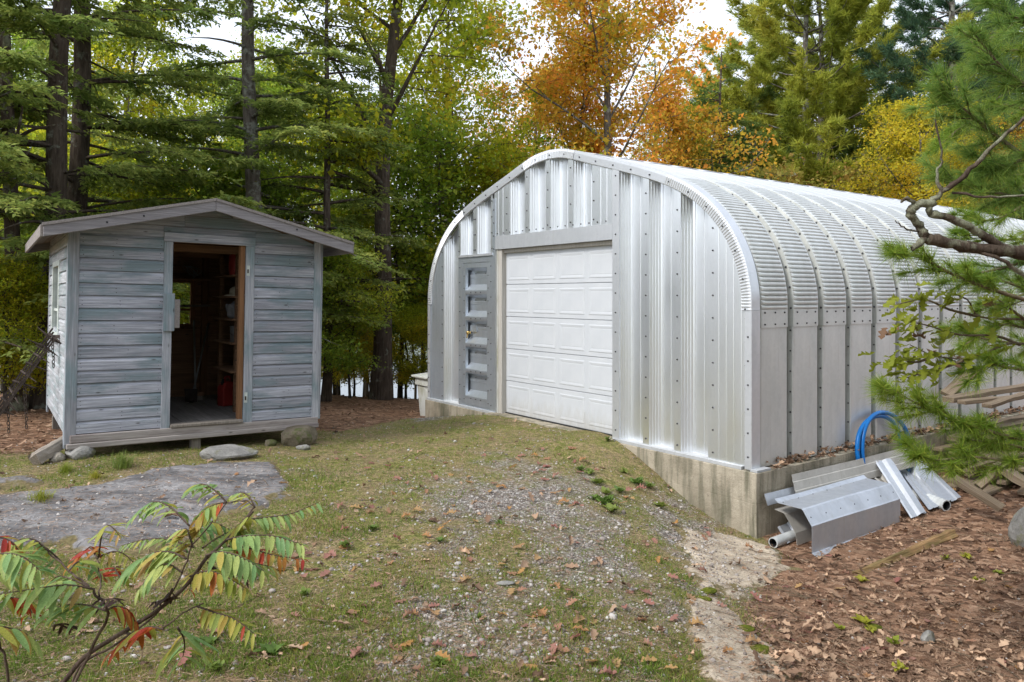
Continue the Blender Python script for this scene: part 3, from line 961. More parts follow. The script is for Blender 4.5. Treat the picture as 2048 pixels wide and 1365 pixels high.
for z_ in np.arange(.1, 2.3, .2):
    for s in (1.155, 1.847): db.add(*boltv((s, -.002, z_), (0, -1, 0), .008))
o = db.build('bolt', M_bolt, wd_); o['kind'] = 'stuff'
kb = MB()
kb.box(1.21, 1.40, .075, .088, 1.195, 1.30)
kb.build('lock_plate', M_galv_dark, wd_)
kb = MB().lathe([(.022, 0), (.024, .012), (.012, .02), (.012, .035), (.028, .045), (.030, .06), (.018, .072)], 12)
kb.build('knob', M_brass, wd_, True, loc=(1.245, .06, 1.18), rot=(R(90), 0, 0))
MB().tube([(1.245, .0, 1.16), (1.245, -.01, 1.09)], .012, 8).build('padlock', M_brass, wd_)
o = wall_bolts.build('bolt', M_bolt, hut); o['kind'] = 'stuff'
# base flashing, concrete foundation with a poured ledge, back wall
MB().box(-.02, 2.05, -.035, .16, ZB - .012, ZB + .022).build('base_flashing', M_flash, hut)
MB().box(4.63, W - .1, -.035, .16, ZB - .012, ZB + .022).build('base_flashing', M_flash, hut)
MB().box(W + .01, W + .095, -.034, .20, ZB - .010, ZB + .012).build('base_flashing', M_flash, hut)
fb = MB()
for za, zb, d in ((-.36, ZB - .014, 0.), (-.75, -.36, .0), (-1.5, -.75, .0)):
    fb.box(-.04 - d, W + .10 + d, -.055 - d, DEEP + .05, za, zb)
bevel(fb.build('foundation', M_conc, hut), .004, 1)
bw = [(float(s), DEEP - .05, float(archz(s)) - .02) for s in np.linspace(.01, W - .01, 60)]
MB().add([(.01, DEEP - .05, ZB)] + bw + [(W - .01, DEEP - .05, ZB)], [tuple(range(62))]).build('back_wall', M_galv_side, hut)
MB().box(2.0, 4.7, -.12, .12, -.06, -.012).build('door_threshold', M_conc, hut)

# white lidded bin beside the hut
bin_ = empty('storage_bin', (0, 0, 0), (0, 0, 0))
bin_.location = (UL.x, UL.y, 0); bin_.rotation_euler = hut.rotation_euler
tag(bin_, 'dirty white lidded storage bin at the far left corner of the hut', 'bin')
b = MB()
b.add([(-.50, .10, -.42), (-.05, .10, -.42), (-.05, .75, -.42), (-.50, .75, -.42), (-.54, .06, .16), (-.05, .06, .16), (-.05, .78, .16), (-.54, .78, .16)], [(0, 3, 2, 1), (4, 5, 6, 7), (0, 1, 5, 4), (1, 2, 6, 5), (2, 3, 7, 6), (3, 0, 4, 7)])
bevel(b.build('bin_body', M_bin, bin_), .015, 2)
bevel(MB().box(-.565, -.05, .03, .80, .165, .30).build('bin_rim', M_bin, bin_), .012, 2)
bevel(MB().add([(-.62, -.02, .305), (-.05, -.02, .305), (-.05, .84, .305), (-.62, .84, .305), (-.62, -.02, .34), (-.05, -.02, .34), (-.05, .84, .40), (-.62, .84, .40)], [(0, 3, 2, 1), (4, 5, 6, 7), (0, 1, 5, 4), (1, 2, 6, 5), (2, 3, 7, 6), (3, 0, 4, 7)]).build('bin_lid', M_bin, bin_), .01, 2)

# ------------------------------------------------------------------ shed
SY = R(35)
shed = empty('garden_shed', (-4.63, 7.80, .25), (0, .019, SY))
tag(shed, 'weathered blue-grey wooden shed with open doorway, raised on rocks', 'shed')
SW, SD = 2.68, 2.75
EV = .27
APX, SLP = 2.644, .24
def roofz(a): return APX - SLP * abs(a - SW / 2)
BP = .132
NAILS = []
def bprof(t=.027):   # outward depth, height
    return [(0, .001), (-t, .004), (-t, .098), (-t * .50, .117), (-t * .30, BP - .001), (0, BP - .0005)]
def board_x(a0, a1, z0, y=0., mat=None, sgn=1, name='wall_board', hgt=1.0):
    j = random.uniform(-.0025, .0025)
    if sgn > 0:
        for a_ in (a0 + .03, a1 - .03) + (((a0 + a1) / 2 + random.uniform(-.1, .1),) if a1 - a0 > .6 else ()):
            NAILS.extend([(a_ + random.uniform(-.006, .006), -.0275, z0 + .035), (a_ + random.uniform(-.006, .006), -.0275, z0 + .078)])
    pr = [(d * sgn + j * (d != 0), z * hgt) for d, z in bprof()]
    m = MB().prism(pr, lambda p: (0, p[0], p[1]), lambda p: (a1 - a0, p[0], p[1]))
    return m.build(name, mat or M_shed, shed, loc=(a0, y, z0), rot=(0, random.uniform(-.0008, .0008) if sgn > 0 else 0, 0))
def board_y(b0, b1, z0, x, sgn, mat):
    pr = bprof()
    m = MB().prism(pr, lambda p: (p[0] * sgn, 0, p[1]), lambda p: (p[0] * sgn, b1 - b0, p[1]))
    return m.build('wall_board', mat, shed, loc=(x, b0, z0))
DO0, DO1, DZ0, DZ1 = .981, 1.774, .12, 2.15
def gable_board(a0, a1, z0, z1, y=0., sgn=1, mat=None):
    """board cut to the roof slope at its ends"""
    def lim(zq): return max(.02, (APX - .085 - zq) / SLP)
    pts = [(max(a0, SW / 2 - lim(z0)), z0), (min(a1, SW / 2 + lim(z0)), z0), (min(a1, SW / 2 + lim(z1)), z1), (max(a0, SW / 2 - lim(z1)), z1)]
    if pts[1][0] - pts[0][0] < .1: return
    c = pts[0]
    pr = [(p - c[0], q - c[1]) for p, q in pts]
    m = MB().add([(p, -sgn * (.024 if q < .05 else .010), q) for p, q in pr] + [(p, 0, q) for p, q in pr], [(0, 1, 2, 3), (7, 6, 5, 4), (0, 4, 5, 1), (1, 5, 6, 2), (2, 6, 7, 3), (3, 7, 4, 0)])
    m.build('wall_board', mat or M_shed, shed, loc=(c[0], y, c[1]))
z = .085
while z + BP < 2.22:
    board_x(.078, .889, z); board_x(1.878, SW - .075, z)
    z += BP
zg0 = z
for i_, cuts in enumerate(((), (1.10, 2.2), (1.62,), (1.2,))):
    if i_ == 0:
        gable_board(.05, .884, z, z + BP - .004); gable_board(1.887, SW - .05, z, z + BP - .004)
        gable_board(.887, 1.885, 2.254, z + BP - .004) if z + BP > 2.28 else None
    else:
        e_ = [.0] + [c for c in cuts] + [SW]
        for q0_, q1_ in zip(e_[:-1], e_[1:]): gable_board(q0_ + .0015, q1_ - .0015, z, z + BP - .004)
    z += BP
for zz in np.arange(.085, 2.2, BP):
    # left side with its window, then the far side and the back with the second window
    if 1.02 < zz < 1.86: board_y(.05, 1.08, zz, 0, 1, M_shed_y); board_y(2.10, SD, zz, 0, 1, M_shed_y)
    else: board_y(.05, SD, zz, 0, 1, M_shed_y)
    board_y(.0, SD, zz, SW, -1, M_shed_y)
    if 1.08 < zz < 1.70: board_x(.0, 1.02, zz, SD, M_in_x, -1); board_x(1.80, SW, zz, SD, M_in_x, -1)
    else: board_x(0, SW, zz, SD, M_in_x, -1)
for zz in np.arange(.085 + 16 * BP, 2.5, BP): gable_board(0, SW, zz, zz + BP - .001, SD, -1, M_in_x)
nb_ = MB()
for p_ in NAILS:
    nb_.add(*boltv(p_, (0, -1, 0), random.uniform(.003, .0055), .0015))
o = nb_.build('nail', M_iron, shed); o['kind'] = 'stuff'
# corner boards, sill, door trim
def vboard(name, a0, a1, y0, y1, z0, z1, mat=M_shed_v):
    return bevel(MB().box(0, a1 - a0, 0, y1 - y0, 0, z1 - z0).build(name, mat, shed, loc=(a0, y0, z0)), .004)
vboard('corner_board', -.03, .078, -.034, -.008, -.02, 2.24)
vboard('corner_board', -.032, -.006, -.007, .10, -.06, 2.24)
vboard('corner_board', SW - .077, SW + .012, -.034, -.008, .06, 2.24)
vboard('corner_board', SW + .014, SW + .04, -.02, .08, .05, 2.24)
vboard('corner_board', -.032, -.006, SD - .06, SD + .03, -.02, 2.2)
vboard('door_trim', .889, DO0, -.036, -.002, .045, DZ1)
vboard('door_trim', DO1 + .004, 1.878, -.036, -.002, .07, DZ1)
bevel(MB().box(0, 1.0, 0, .036, 0, .10).build('door_trim', M_shed, shed, loc=(.885, -.038, DZ1 + .002)), .004)
bevel(MB().box(0, SW - .02, 0, .06, 0, .085).build('sill_beam', M_sill, shed, loc=(.02, -.052, -.005)), .008)
bevel(MB().box(0, SW + .02, 0, .045, 0, .06).build('sill_beam', M_sill, shed, loc=(-.01, -.06, -.068), rot=(0, -.006, 0)), .008)
bevel(MB().box(0, DO1 - DO0 - .01, 0, .14, 0, .035).build('threshold', M_block, shed, loc=(DO0 + .005, -.075, .082)), .006)
bevel(MB().box(0, .11, 0, .03, 0, .42).build('latch_board', M_shed_v, shed, loc=(.893, -.068, 1.155)), .004)
bevel(MB().box(0, .06, 0, .024, 0, .32).build('latch_board', M_fascia_y, shed, loc=(1.0, -.06, 1.19)), .004)
for zz in (.31, 1.80):
    o = MB().box(0, .035, 0, .004, 0, .12).build('hinge_scar', M_winpaint, shed, loc=(1.785, -.041, zz)); 
    MB().box(.006, .022, -.006, 0, .03, .075).build('hinge_leaf', M_iron, shed, loc=(1.785, -.041, zz))
# jambs and studs
vboard('door_stud', DO1 - .05, DO1 + .003, .0, .09, .085, DZ1, M_in_z)
vboard('door_stud', DO0 - .05, DO0 - .002, .0, .09, .085, DZ1, M_in_z)
bevel(MB().box(0, DO1 - DO0 + .1, 0, .09, 0, .09).build('door_header', M_in_x, shed, loc=(DO0 - .05, .0, DZ1 + .003)), .003)
for a in (.02, .62, 1.9, 2.62): vboard('stud', a, a + .09, SD - .09, SD - .002, .085, 2.2, M_in_z)
for b_ in (.6, 1.2, 1.8, 2.4): vboard('stud', SW - .075, SW - .002, b_, b_ + .045, .085, 2.2, M_in_z); vboard('stud', .002, .08, b_, b_ + .045, .085, 1.0, M_in_z)
MB().box(0, SW, 0, .045, 0, .09).build('tie_beam', M_in_x, shed, loc=(0, .55, 2.08))
MB().box(0, SW, 0, .045, 0, .09).build('tie_beam', M_in_x, shed, loc=(0, 1.75, 2.08))
for i in range(14):
    a0 = .01 + i * .194
    bevel(MB().box(0, .19, 0, SD - .03, 0, .025).build('floor_board', M_floor, shed, loc=(a0, .012, .06 + random.uniform(0, .004))), .003)
for a in (.5, 1.4, 2.3): MB().box(a, a + .05, 0.02, SD, -.06, .058).build('floor_joist', M_block, shed)
sh_ = MB()
for x0_, x1_, z0_, z1_ in ((.03, 1.0, .08, 2.2), (1.82, SW - .03, .08, 2.2), (1.001, 1.819, .08, 1.08), (1.001, 1.819, 1.82, 2.2)):
    sh_.box(x0_, x1_, SD - .012, SD - .003, z0_, z1_)
sh_.build('light_block_backing', M_in_x, shed)  # backing added to block slits of daylight between the back boards
# side window and back window
def window(x, y, z0, w_, h_, axis, mat_frame, panes):
    root = put('window', MB().box(0, w_, -.02, .02, 0, .001).mesh('window'), mat_frame, shed, loc=(x, y, z0), rot=(0, 0, axis))
    t_ = .055 if panes else .03
    for x0, x1, za, zb in ((-.03, t_, -.03, h_ + .03), (w_ - t_, w_ + .03, -.03, h_ + .03), (t_ + .001, w_ - t_ - .001, h_ - t_ + .02, h_ + .03), (t_ + .001, w_ - t_ - .001, -.03, t_ - .02)):
        bevel(MB().box(x0, x1, -.035, .03, za, zb).build('frame', mat_frame, root), .003)
    MB().box(t_, w_ - t_, -.012, .012, h_ * .33, h_ * .33 + .03).build('muntin', mat_frame, root)
    if panes: MB().box(t_, w_ - t_, .0, .004, .03, h_ - .03).build('pane', M_glass, root)
    bevel(MB().box(-.05, w_ + .05, -.07, .0, -.065, -.032).build('sill', mat_frame, root), .003)
    return root
window(.0, 2.08, 1.06, .98, .86, R(-90), M_winpaint, True)
window(1.04, SD - .01, 1.14, .74, .62, 0, M_in_z, False)
# roof: boards on rafters, fascias, shingle courses
for sg in (-1, 1):
    ang = math.atan(SLP) * sg
    n_b = 9
    L_ = (SW / 2 + EV - .01) / math.cos(ang)
    for i in range(n_b):
        o = MB().box(0, L_ / n_b - .008, 0, SD + .72, 0, .02).build('roof_board', M_fascia_y, shed)
        o.rotation_euler = (0, ang, 0)
        s0 = (i * L_ / n_b + .004) if sg > 0 else -(i + 1) * L_ / n_b + .004
        o.location = (SW / 2 + s0 * math.cos(ang), -.375, APX - .052 - abs(s0) * abs(math.sin(ang)))
    for b_ in (.02, .65, 1.3, 1.95, 2.6):
        o = MB().box(0, SW / 2 - .02, 0, .045, -.085, -.006).build('rafter', M_in_x, shed)
        o.rotation_euler = (0, ang, 0)
        o.location = (SW / 2 + (0 if sg > 0 else -(SW / 2 - .02) * math.cos(ang)), b_, APX - .052 - (0 if sg > 0 else (SW / 2 - .02) * abs(math.sin(ang))))
    for i in range(9):
        rows = []
        nn = 24
        for q in (0, 1):
            rows.append([])
        s_out, s_in = (i + 1) * L_ / 9 + .02, i * L_ / 9 - .02
        m = MB()
        pts0, pts1 = [], []
        for j in range(nn + 1):
            y_ = -.40 + (SD + .78) * j / nn
            jt = random.uniform(-.006, .006)
            pts0.append((SW / 2 + sg * (s_out + jt) * math.cos(ang), y_, APX - .010 - (s_out + jt) * abs(math.sin(ang)) + .004))
            pts1.append((SW / 2 + sg * max(s_in, 0) * math.cos(ang), y_, APX - .022 - max(s_in, 0) * abs(math.sin(ang))))
        lo0 = [(x_, y_, z_ - .010) for x_, y_, z_ in pts0]; lo1 = [(x_, y_, z_ - .006) for x_, y_, z_ in pts1]
        m.grid([pts1, pts0, lo0, lo1])
        m.build('shingle_course', M_shingle, shed)
    # front and back fascia
    for y_ in (-.405, SD + .36):
        pr = [(0, 0), (0, -.125), (sg * (SW / 2 + EV), -.125 - SLP * (SW / 2 + EV)), (sg * (SW / 2 + EV), -SLP * (SW / 2 + EV))]
        bevel(MB().prism(pr, lambda p: (p[0], 0, p[1]), lambda p: (p[0], .028, p[1])).build('fascia', M_fascia, shed, loc=(SW / 2 + sg * .001, y_, APX - .028)), .004)
        pr = [(0, 0), (0, -.03), (sg * (SW / 2 + EV + .01), -.03 - SLP * (SW / 2 + EV + .01)), (sg * (SW / 2 + EV + .01), -SLP * (SW / 2 + EV + .01))]
        MB().prism(pr, lambda p: (p[0], 0, p[1]), lambda p: (p[0], .02, p[1])).build('drip_edge', M_fascia_y, shed, loc=(SW / 2 + sg * .001, y_ - .012 + (.03 if y_ > 0 else 0), APX - .012))
    e = SW / 2 + sg * (SW / 2 + EV + .002)
    bevel(MB().box(0, .024, 0, SD + .735, 0, .115).build('eave_board', M_fascia_y, shed, loc=(e - (.0 if sg > 0 else .024), -.376, APX - .028 - .122 - SLP * (SW / 2 + EV))), .003)
hb = MB()
for a, dz in ((.28, .075), (.62, .065), (2.25, .05)):
    hb.tube([(a, -.407, roofz(a) - .028 - dz), (a, -.4065 + .001, roofz(a) - .028 - dz)], .011, 10)
o = hb.build('nail_hole', M_black, shed); o['kind'] = 'stuff'

def shedpt(a, b_, z_):
    m = Matrix.Translation(shed.location) @ Euler(shed.rotation_euler).to_matrix().to_4x4()
    return m @ Vector((a, b_, z_))
FLZ = .090
# things kept in the shed
p = shedpt(1.967, 1.43, FLZ)
can = empty('fuel_can', p, (0, 0, SY + .3))
tag(can, 'red plastic fuel can on the shed floor beside the door stud', 'fuel can')
bevel(MB().add([(-.10, -.08, 0), (.10, -.08, 0), (.10, .08, 0), (-.10, .08, 0), (-.10, -.08, .25), (.10, -.08, .25), (.10, .08, .25), (-.10, .08, .25), (-.05, -.05, .33), (.06, -.05, .33), (.06, .05, .33), (-.05, .05, .33)],
             [(0, 3, 2, 1), (0, 1, 5, 4), (1, 2, 6, 5), (2, 3, 7, 6), (3, 0, 4, 7), (4, 5, 9, 8), (5, 6, 10, 9), (6, 7, 11, 10), (7, 4, 8, 11), (8, 9, 10, 11)]).build('can_body', M_red, can), .02, 3)
MB().tube(bez([(-.03, 0, .33), (-.03, 0, .38), (.03, 0, .385), (.06, 0, .33)], 4), .013, 8).build('handle', M_red, can, True)
MB().lathe([(.028, .0), (.028, .035), (.02, .04), (.014, .075)], 12, (-.06, 0, .285)).build('cap', M_black, can)
p = shedpt(2.13, 1.22, FLZ)
o = empty('bucket', p, (0, 0, 0)); tag(o, 'orange plastic bucket half hidden behind the door stud in the shed', 'bucket')
MB().lathe([(.10, 0), (.125, .26), (.133, .262), (.133, .28), (.120, .28), (.095, .02)], 20).build('bucket_body', M_orange, o, True)
MB().tube(bez([(-.13, 0, .26), (-.10, .05, .22), (0, .13, .16), (.10, .05, .22), (.13, 0, .26)], 5), .004, 6).build('handle', M_pole, o)
# shelf rack on the right wall
rack = empty('shelf_rack', shedpt(SW, 1.0, FLZ), (0, .019, SY))
tag(rack, 'bare wood shelf rack inside the shed right of the doorway', 'shelf')
for b_ in (-.25, .55):
    MB().box(-.80, -.755, b_, b_ + .07, .0, 2.0).build('upright', M_in_x, rack)
    MB().box(-.08, -.03, b_, b_ + .07, .0, 2.0).build('upright', M_in_x, rack)
for z_ in (.50, .86, 1.16, 1.45, 1.72): MB().box(-.86, -.03, -.30, .68, z_, z_ + .022).build('shelf_board', M_in_x, rack)
def shelfpt(x, y, z_): return (Matrix.Translation(rack.location) @ Euler(rack.rotation_euler).to_matrix().to_4x4()) @ Vector((x, y, z_))
o = empty('sun_hat', shelfpt(-.74, -.05, 1.474)); tag(o, 'pale canvas hat lying on the upper shelf in the shed', 'hat')
MB().lathe([(.15, .0), (.155, .012), (.095, .025), (.085, .09), (.05, .12), (.005, .125)], 18).build('hat_body', M_felt, o, True)
o = empty('rag_heap', shelfpt(-.74, -.05, 1.184)); tag(o, 'crumpled grey cloth bundle on the middle shelf in the shed', 'cloth')
bm = bmesh.new(); bmesh.ops.create_icosphere(bm, subdivisions=3, radius=.13)
for v_ in bm.verts:
    q = v_.co; f_ = 1 + .25 * math.sin(q.x * 40) * math.sin(q.y * 33 + q.z * 25); v_.co = Vector((q.x * f_, q.y * f_ * .9, max(-.0, (q.z + .1) * f_ * .9)))
me = bpy.data.meshes.new('rag'); bm.to_mesh(me); bm.free(); put('cloth', me, M_greycloth, o)
o = empty('paint_tin', shelfpt(-.74, -.1, .884)); tag(o, 'dull metal paint tin on the lower shelf in the shed', 'tin')
MB().lathe([(.085, 0), (.085, .19), (.09, .195), (.09, .205), (.075, .205), (.07, .198)], 18).build('tin_body', M_pole, o, True)
MB().tube(bez([(-.085, 0, .17), (-.07, -.06, .12), (0, -.10, .09), (.07, -.06, .12), (.085, 0, .17)], 4), .003, 5).build('handle', M_iron, o)
o = empty('canister', shelfpt(-.74, .02, 1.744)); tag(o, 'dark red canister on the top shelf in the shed', 'canister')
MB().lathe([(.08, 0), (.085, .01), (.085, .24), (.06, .28), (.03, .30), (.03, .32)], 16).build('canister_body', M_red, o, True)
def leaning(name, a0, b0, a1, b1, z1, label, head):
    p0, p1 = shedpt(a0, b0, FLZ + .01), shedpt(a1, b1, z1)
    o = empty(name, p0); tag(o, label, name.replace('_', ' '))
    d = p1 - p0
    MB().tube([d * .12, d], .014, 8).build('handle', M_pole, o, True)
    if head == 'broom':
        MB().beam(d * .0 + Vector((-.09, -.05, .09)), Vector((.09, .05, .09)), .035, .05).build('broom_head', M_in_x, o)
        m = MB()
        for i in range(40):
            q = Vector((random.uniform(-.09, .09), 0, .07)); q.y = q.x * .55 + random.uniform(-.015, .015)
            m.beam(q, q + Vector((random.uniform(-.02, .02), random.uniform(-.02, .02), -.07)), .004, .004)
        b_ = m.build('bristles', M_log, o); b_['kind'] = 'stuff'
    else:
        MB().tube([d * .13, d * .10, d * .0], [.016, .03, .035], 8).build('socket', M_iron, o)
        MB().add([(-.09, -.01, .18), (.09, -.01, .18), (.08, .0, 0), (-.08, .0, 0), (-.09, .01, .18), (.09, .01, .18), (.08, .008, 0), (-.08, .008, 0)], [(0, 1, 2, 3), (4, 7, 6, 5), (0, 4, 5, 1), (1, 5, 6, 2), (2, 6, 7, 3), (3, 7, 4, 0)]).build('blade', M_iron, o)
leaning('broom', 1.70, 2.05, 1.78, 2.62, 1.20, 'broom with pale handle leaning on the back wall of the shed', 'broom')
leaning('shovel', 1.62, 1.95, 1.98, 2.62, 1.15, 'shovel standing slanted beside the broom in the shed', 'shovel')
o = MB().tube([shedpt(1.2, SD - .12, 1.40), shedpt(1.98, SD - .22, 1.425)], .016, 8).build('wooden_stick', M_block, None, True)
tag(o, 'long stick laid across the back window of the shed', 'stick')
o = MB()
for i in range(5):
    q = shedpt(1.72, SD - .28, 1.83); o.tube(bez([q + Vector((0, 0, -.02)), q + Vector((random.uniform(-.12, .12), .02, .10)), q + Vector((random.uniform(-.15, .15), -.02, .16)), q + Vector((random.uniform(-.1, .1), 0, .02))], 4), .005, 5)
bsh = shedpt(1.72, SD - .28, 1.80)
tag(o.build('cord_tangle', M_pole, None, True), 'tangle of cord above the back window of the shed', 'cord')
MB().box(0, .62, -.30, 0, 0, .022).build('wall_shelf', M_in_x, shed, loc=(1.35, SD - .03, 1.79))

# what the shed rests on, and what lies about it
def rockmesh(name, sx, sy, sz, seed, sub=3, flat_top=0., cuts=7):
    rr = random.Random(seed)
    bm = bmesh.new()
    bmesh.ops.create_icosphere(bm, subdivisions=sub, radius=1.0)
    planes = [(Vector((rr.uniform(-1, 1), rr.uniform(-1, 1), rr.uniform(-.6, 1))).normalized(), rr.uniform(.62, .9)) for _ in range(cuts)]
    for v_ in bm.verts:
        p = v_.co.copy()
        for n_, d_ in planes:
            e_ = p.dot(n_) - d_
            if e_ > 0: p -= n_ * e_ * .92
        if flat_top and p.z > flat_top: p.z = flat_top + (p.z - flat_top) * .15
        q = p * (1 + .05 * math.sin(p.x * 7 + seed) * math.sin(p.y * 6) + rr.uniform(-.02, .02))
        v_.co = Vector((q.x * sx, q.y * sy, q.z * sz))
    me = bpy.data.meshes.new(name); bm.to_mesh(me); bm.free()
    return me
def rock(name, px, py, d, size, seed, mat, label, rz=0., flat_top=0., sink=.25, group=None):
    x_ = (px - 1024) / F * d
    z_ = g1(x_, d)
    o = put(name, rockmesh(name, *size, seed, 3, flat_top), mat, None, (x_, d, z_ + size[2] * (1 - sink) * .75), (0, 0, rz))
    return tag(o, label, 'rock', group)
rock('step_stone', 458, 900, 8.12, (.30, .20, .105), 5, M_stone, 'flat grey stone slab used as a step below the shed doorway', .45, .55, .2)
rock('boulder', 596, 870, 9.05, (.23, .20, .17), 8, M_mossy, 'brown mossy boulder under the right front corner of the shed', .2, .6, .15)
rock('rock', 606, 890, 8.75, (.09, .07, .04), 12, M_stone, 'small pale stone in front of the mossy boulder', 0.)
rock('rock', 158, 918, 7.86, (.15, .12, .09), 14, M_stone, 'grey stone under the left front corner of the shed', .3)
rock('rock', 115, 922, 7.75, (.08, .07, .06), 17, M_rock3, 'small buff stone beside the end of the leaning log', .9)
rock('boulder', 2066, 1030, 7.6, (.16, .22, .27), 21, M_stone, 'upright grey boulder at the right edge beside the lumber', .5)
rock('rock', 1856, 1203, 5.6, (.075, .05, .06), 25, M_stone, 'small angular dark stone on the leaf litter', .8)
rock('rock', 1010, 1172, 5.35, (.07, .035, .015), 27, M_stone, 'thin flat stone chip lying on the grass', .1)
rock('rock', 540, 885, 8.9, (.08, .06, .05), 28, M_mossy, 'dark stone under the shed between step and boulder', .1)
def wood_block(a, b_, wd, z1, label):
    q = shedpt(a, b_, -.06)
    zg = g1(q.x, q.y) - .02
    o = bevel(MB().box(-wd / 2, wd / 2, -.06, .06, 0, q.z - zg - .002).build('support_block', M_block, None, loc=(q.x, q.y, zg), rot=(0, 0, SY)), .006)
    tag(o, label, 'block')
wood_block(.06, .08, .13, 0, 'short wood block propping the left front corner of the shed')
wood_block(1.27, .06, .10, 0, 'short wood block under the middle of the shed front sill')
wood_block(2.63, .09, .12, 0, 'squared grey wood block between boulder and right shed corner')
wood_block(.1, 2.6, .14, 0, 'wood block holding up the back left corner of the shed')
wood_block(2.6, 2.6, .14, 0, 'wood block holding up the back right corner of the shed')
def logmesh(L_, r0, r1, seed, n=12, wob=.08):
    rr = random.Random(seed)
    V, Fc = [], []
    m = 12
    lob = [1 + rr.uniform(-.16, .16) for _ in range(n)]
    for i in range(m + 1):
        r_ = r0 + (r1 - r0) * i / m
        for k_ in range(n):
            a = 2 * math.pi * k_ / n
            q = r_ * lob[k_] * (1 + rr.uniform(-wob, wob))
            V.append((L_ * i / m + (rr.uniform(-.02, .02) if i in (0, m) else 0), q * math.cos(a), q * math.sin(a)))
    for i in range(m):
        for k_ in range(n):
            Fc.append((i * n + k_, i * n + (k_ + 1) % n, (i + 1) * n + (k_ + 1) % n, (i + 1) * n + k_))
    Fc += [tuple(range(n - 1, -1, -1)), tuple(m * n + k_ for k_ in range(n))]
    return MB().add(V, Fc).mesh('log')
def place_axis(o, p, q):
    p, q = Vector(p), Vector(q)
    o.location = p
    o.rotation_euler = (q - p).to_track_quat('X', 'Z').to_euler()
    return o
q0 = PX(70, 908, 7.55); q0.z = g1(q0.x, q0.y) + .06
q1 = PX(138, 878, 8.0)
o = put('log', logmesh((q1 - q0).length, .075, .062, 3), M_log); place_axis(o, q0, q1)
tag(o, 'bleached grey log leaning against the left corner of the shed', 'log')
q0 = PG(1712, 1150); q1 = PG(1905, 1072)
o = put('log', logmesh((q1 - q0).length, .045, .07, 9, 10, .16), M_rotlog, scale=(1, 1, .7)); place_axis(o, q0 + Vector((0, 0, .0)), q1 + Vector((0, 0, .02)))
tag(o, 'rotten brown log lying in the leaves in front of the scrap panels', 'log')

# old spike harrow leaning on the shed's left side
har = empty('spike_harrow', (-5.95, 8.15, .1))
tag(har, 'rusty iron spike harrow with chain leaning at the left side of the shed', 'harrow')
hb0 = har.location
top_, bot_ = PX(104, 672, 8.45) - hb0, PX(-60, 900, 8.1) - hb0
ax_ = (top_ - bot_).normalized()
sd_v = ax_.cross(Vector((0, 1, .2))).normalized()
for k_, off in enumerate((-.06, -.025, .015, .055)):
    MB().beam(bot_ + sd_v * off + Vector((0, off * .8, 0)), top_ + sd_v * off * 1.1 + ax_ * (.02 * k_) + Vector((0, off * .8, 0)), .016, .02).build('bar', M_iron, har)
rr = random.Random(4)
for k_ in range(11):
    f_ = .18 + .80 * k_ / 10
    c_ = bot_ + (top_ - bot_) * f_
    for sgn in ((1,) if k_ < 9 else (1, -1)):
        d_ = (-sd_v * sgn * .9 + Vector((rr.uniform(-.3, .3), rr.uniform(-.5, .3), rr.uniform(-.2, .1)))).normalized()
        MB().tube([c_ - d_ * .06, c_ + d_ * .05, c_ + d_ * .19], [.014, .014, .003], 6).build('spike', M_iron, har)
for k_ in range(4):
    c_ = top_ + ax_ * .0
    d_ = Vector((.6 + .2 * k_, -.2 + .1 * k_, -.35 + .12 * k_)).normalized()
    MB().tube([c_ - d_ * .05, c_ + d_ * .20], [.015, .004], 6).build('spike', M_iron, har)
for f_ in (.35, .88):
    c_ = bot_ + (top_ - bot_) * f_
    MB().beam(c_ - sd_v * .08, c_ + sd_v * .08, .025, .012, ax_).build('cross_bar', M_iron, har)
lk = MB()
for k_ in range(10):
    a0 = 2 * math.pi * k_ / 10
lt = []
for k_ in range(12):
    a_ = 2 * math.pi * k_ / 12
    lt.append((math.cos(a_) * .014, 0, math.sin(a_) * .026))
lk.tube(lt + [lt[0]], .0045, 6, False)
link_me = lk.mesh('chain_link', True)
for start, n_ in ((top_ + Vector((.03, -.04, -.04)), 8), (bot_ + (top_ - bot_) * .62 + Vector((.05, -.03, -.03)), 13), (bot_ + (top_ - bot_) * .40 + Vector((.06, -.02, -.05)), 7)):
    for k_ in range(n_):
        put('chain_link', link_me, M_iron, har, start + Vector((rr.uniform(-.004, .004) + .002 * k_, 0, -.042 * k_)), (0, rr.uniform(-.15, .15), (k_ % 2) * 1.57 + rr.uniform(-.2, .2)))

# ------------------------------------------------------------------ scrap beside the foundation
HM = Matrix.Translation(hut.location) @ Euler(hut.rotation_euler).to_matrix().to_4x4()
def hp_(s, y, z_): return HM @ Vector((s, y, z_))
def sheet(prof, y0, y1, name, mat, label, bolts=False, tilt=0.):
    """folded steel sheet running along the hut; prof in (s, z)"""
    base = hp_(W + .5, (y0 + y1) / 2, -.75)
    o = empty(name, base, (0, 0, hut.rotation_euler.z)); tag(o, label, 'metal panel', 'scrap steel panels by the foundation')
    L2 = (y1 - y0) / 2
    inner = [(a, z_ - .003) for a, z_ in prof]
    rows = []
    for y_ in np.linspace(-L2, L2, 5):
        rows.append([(a - W - .5, y_, z_ + .75 + tilt * y_ + .004 * math.sin(y_ * 3 + a * 9)) for a, z_ in prof])
    m = MB().grid(rows)
    ob = m.build('folded_sheet', mat, o)
    sm = ob.modifiers.new('gauge', 'SOLIDIFY'); sm.thickness = .003
    if bolts:
        bb_ = MB()
        for (a, z_), n_ in bolts:
            for y_ in np.linspace(-L2 + .06, L2 - .06, 7):
                bb_.add(*boltv((a - W - .5, y_, z_ + .75), n_, .007, .004))
        q = bb_.build('bolt_hole', M_bolt, o); q['kind'] = 'stuff'
    return o
XF = W + .64
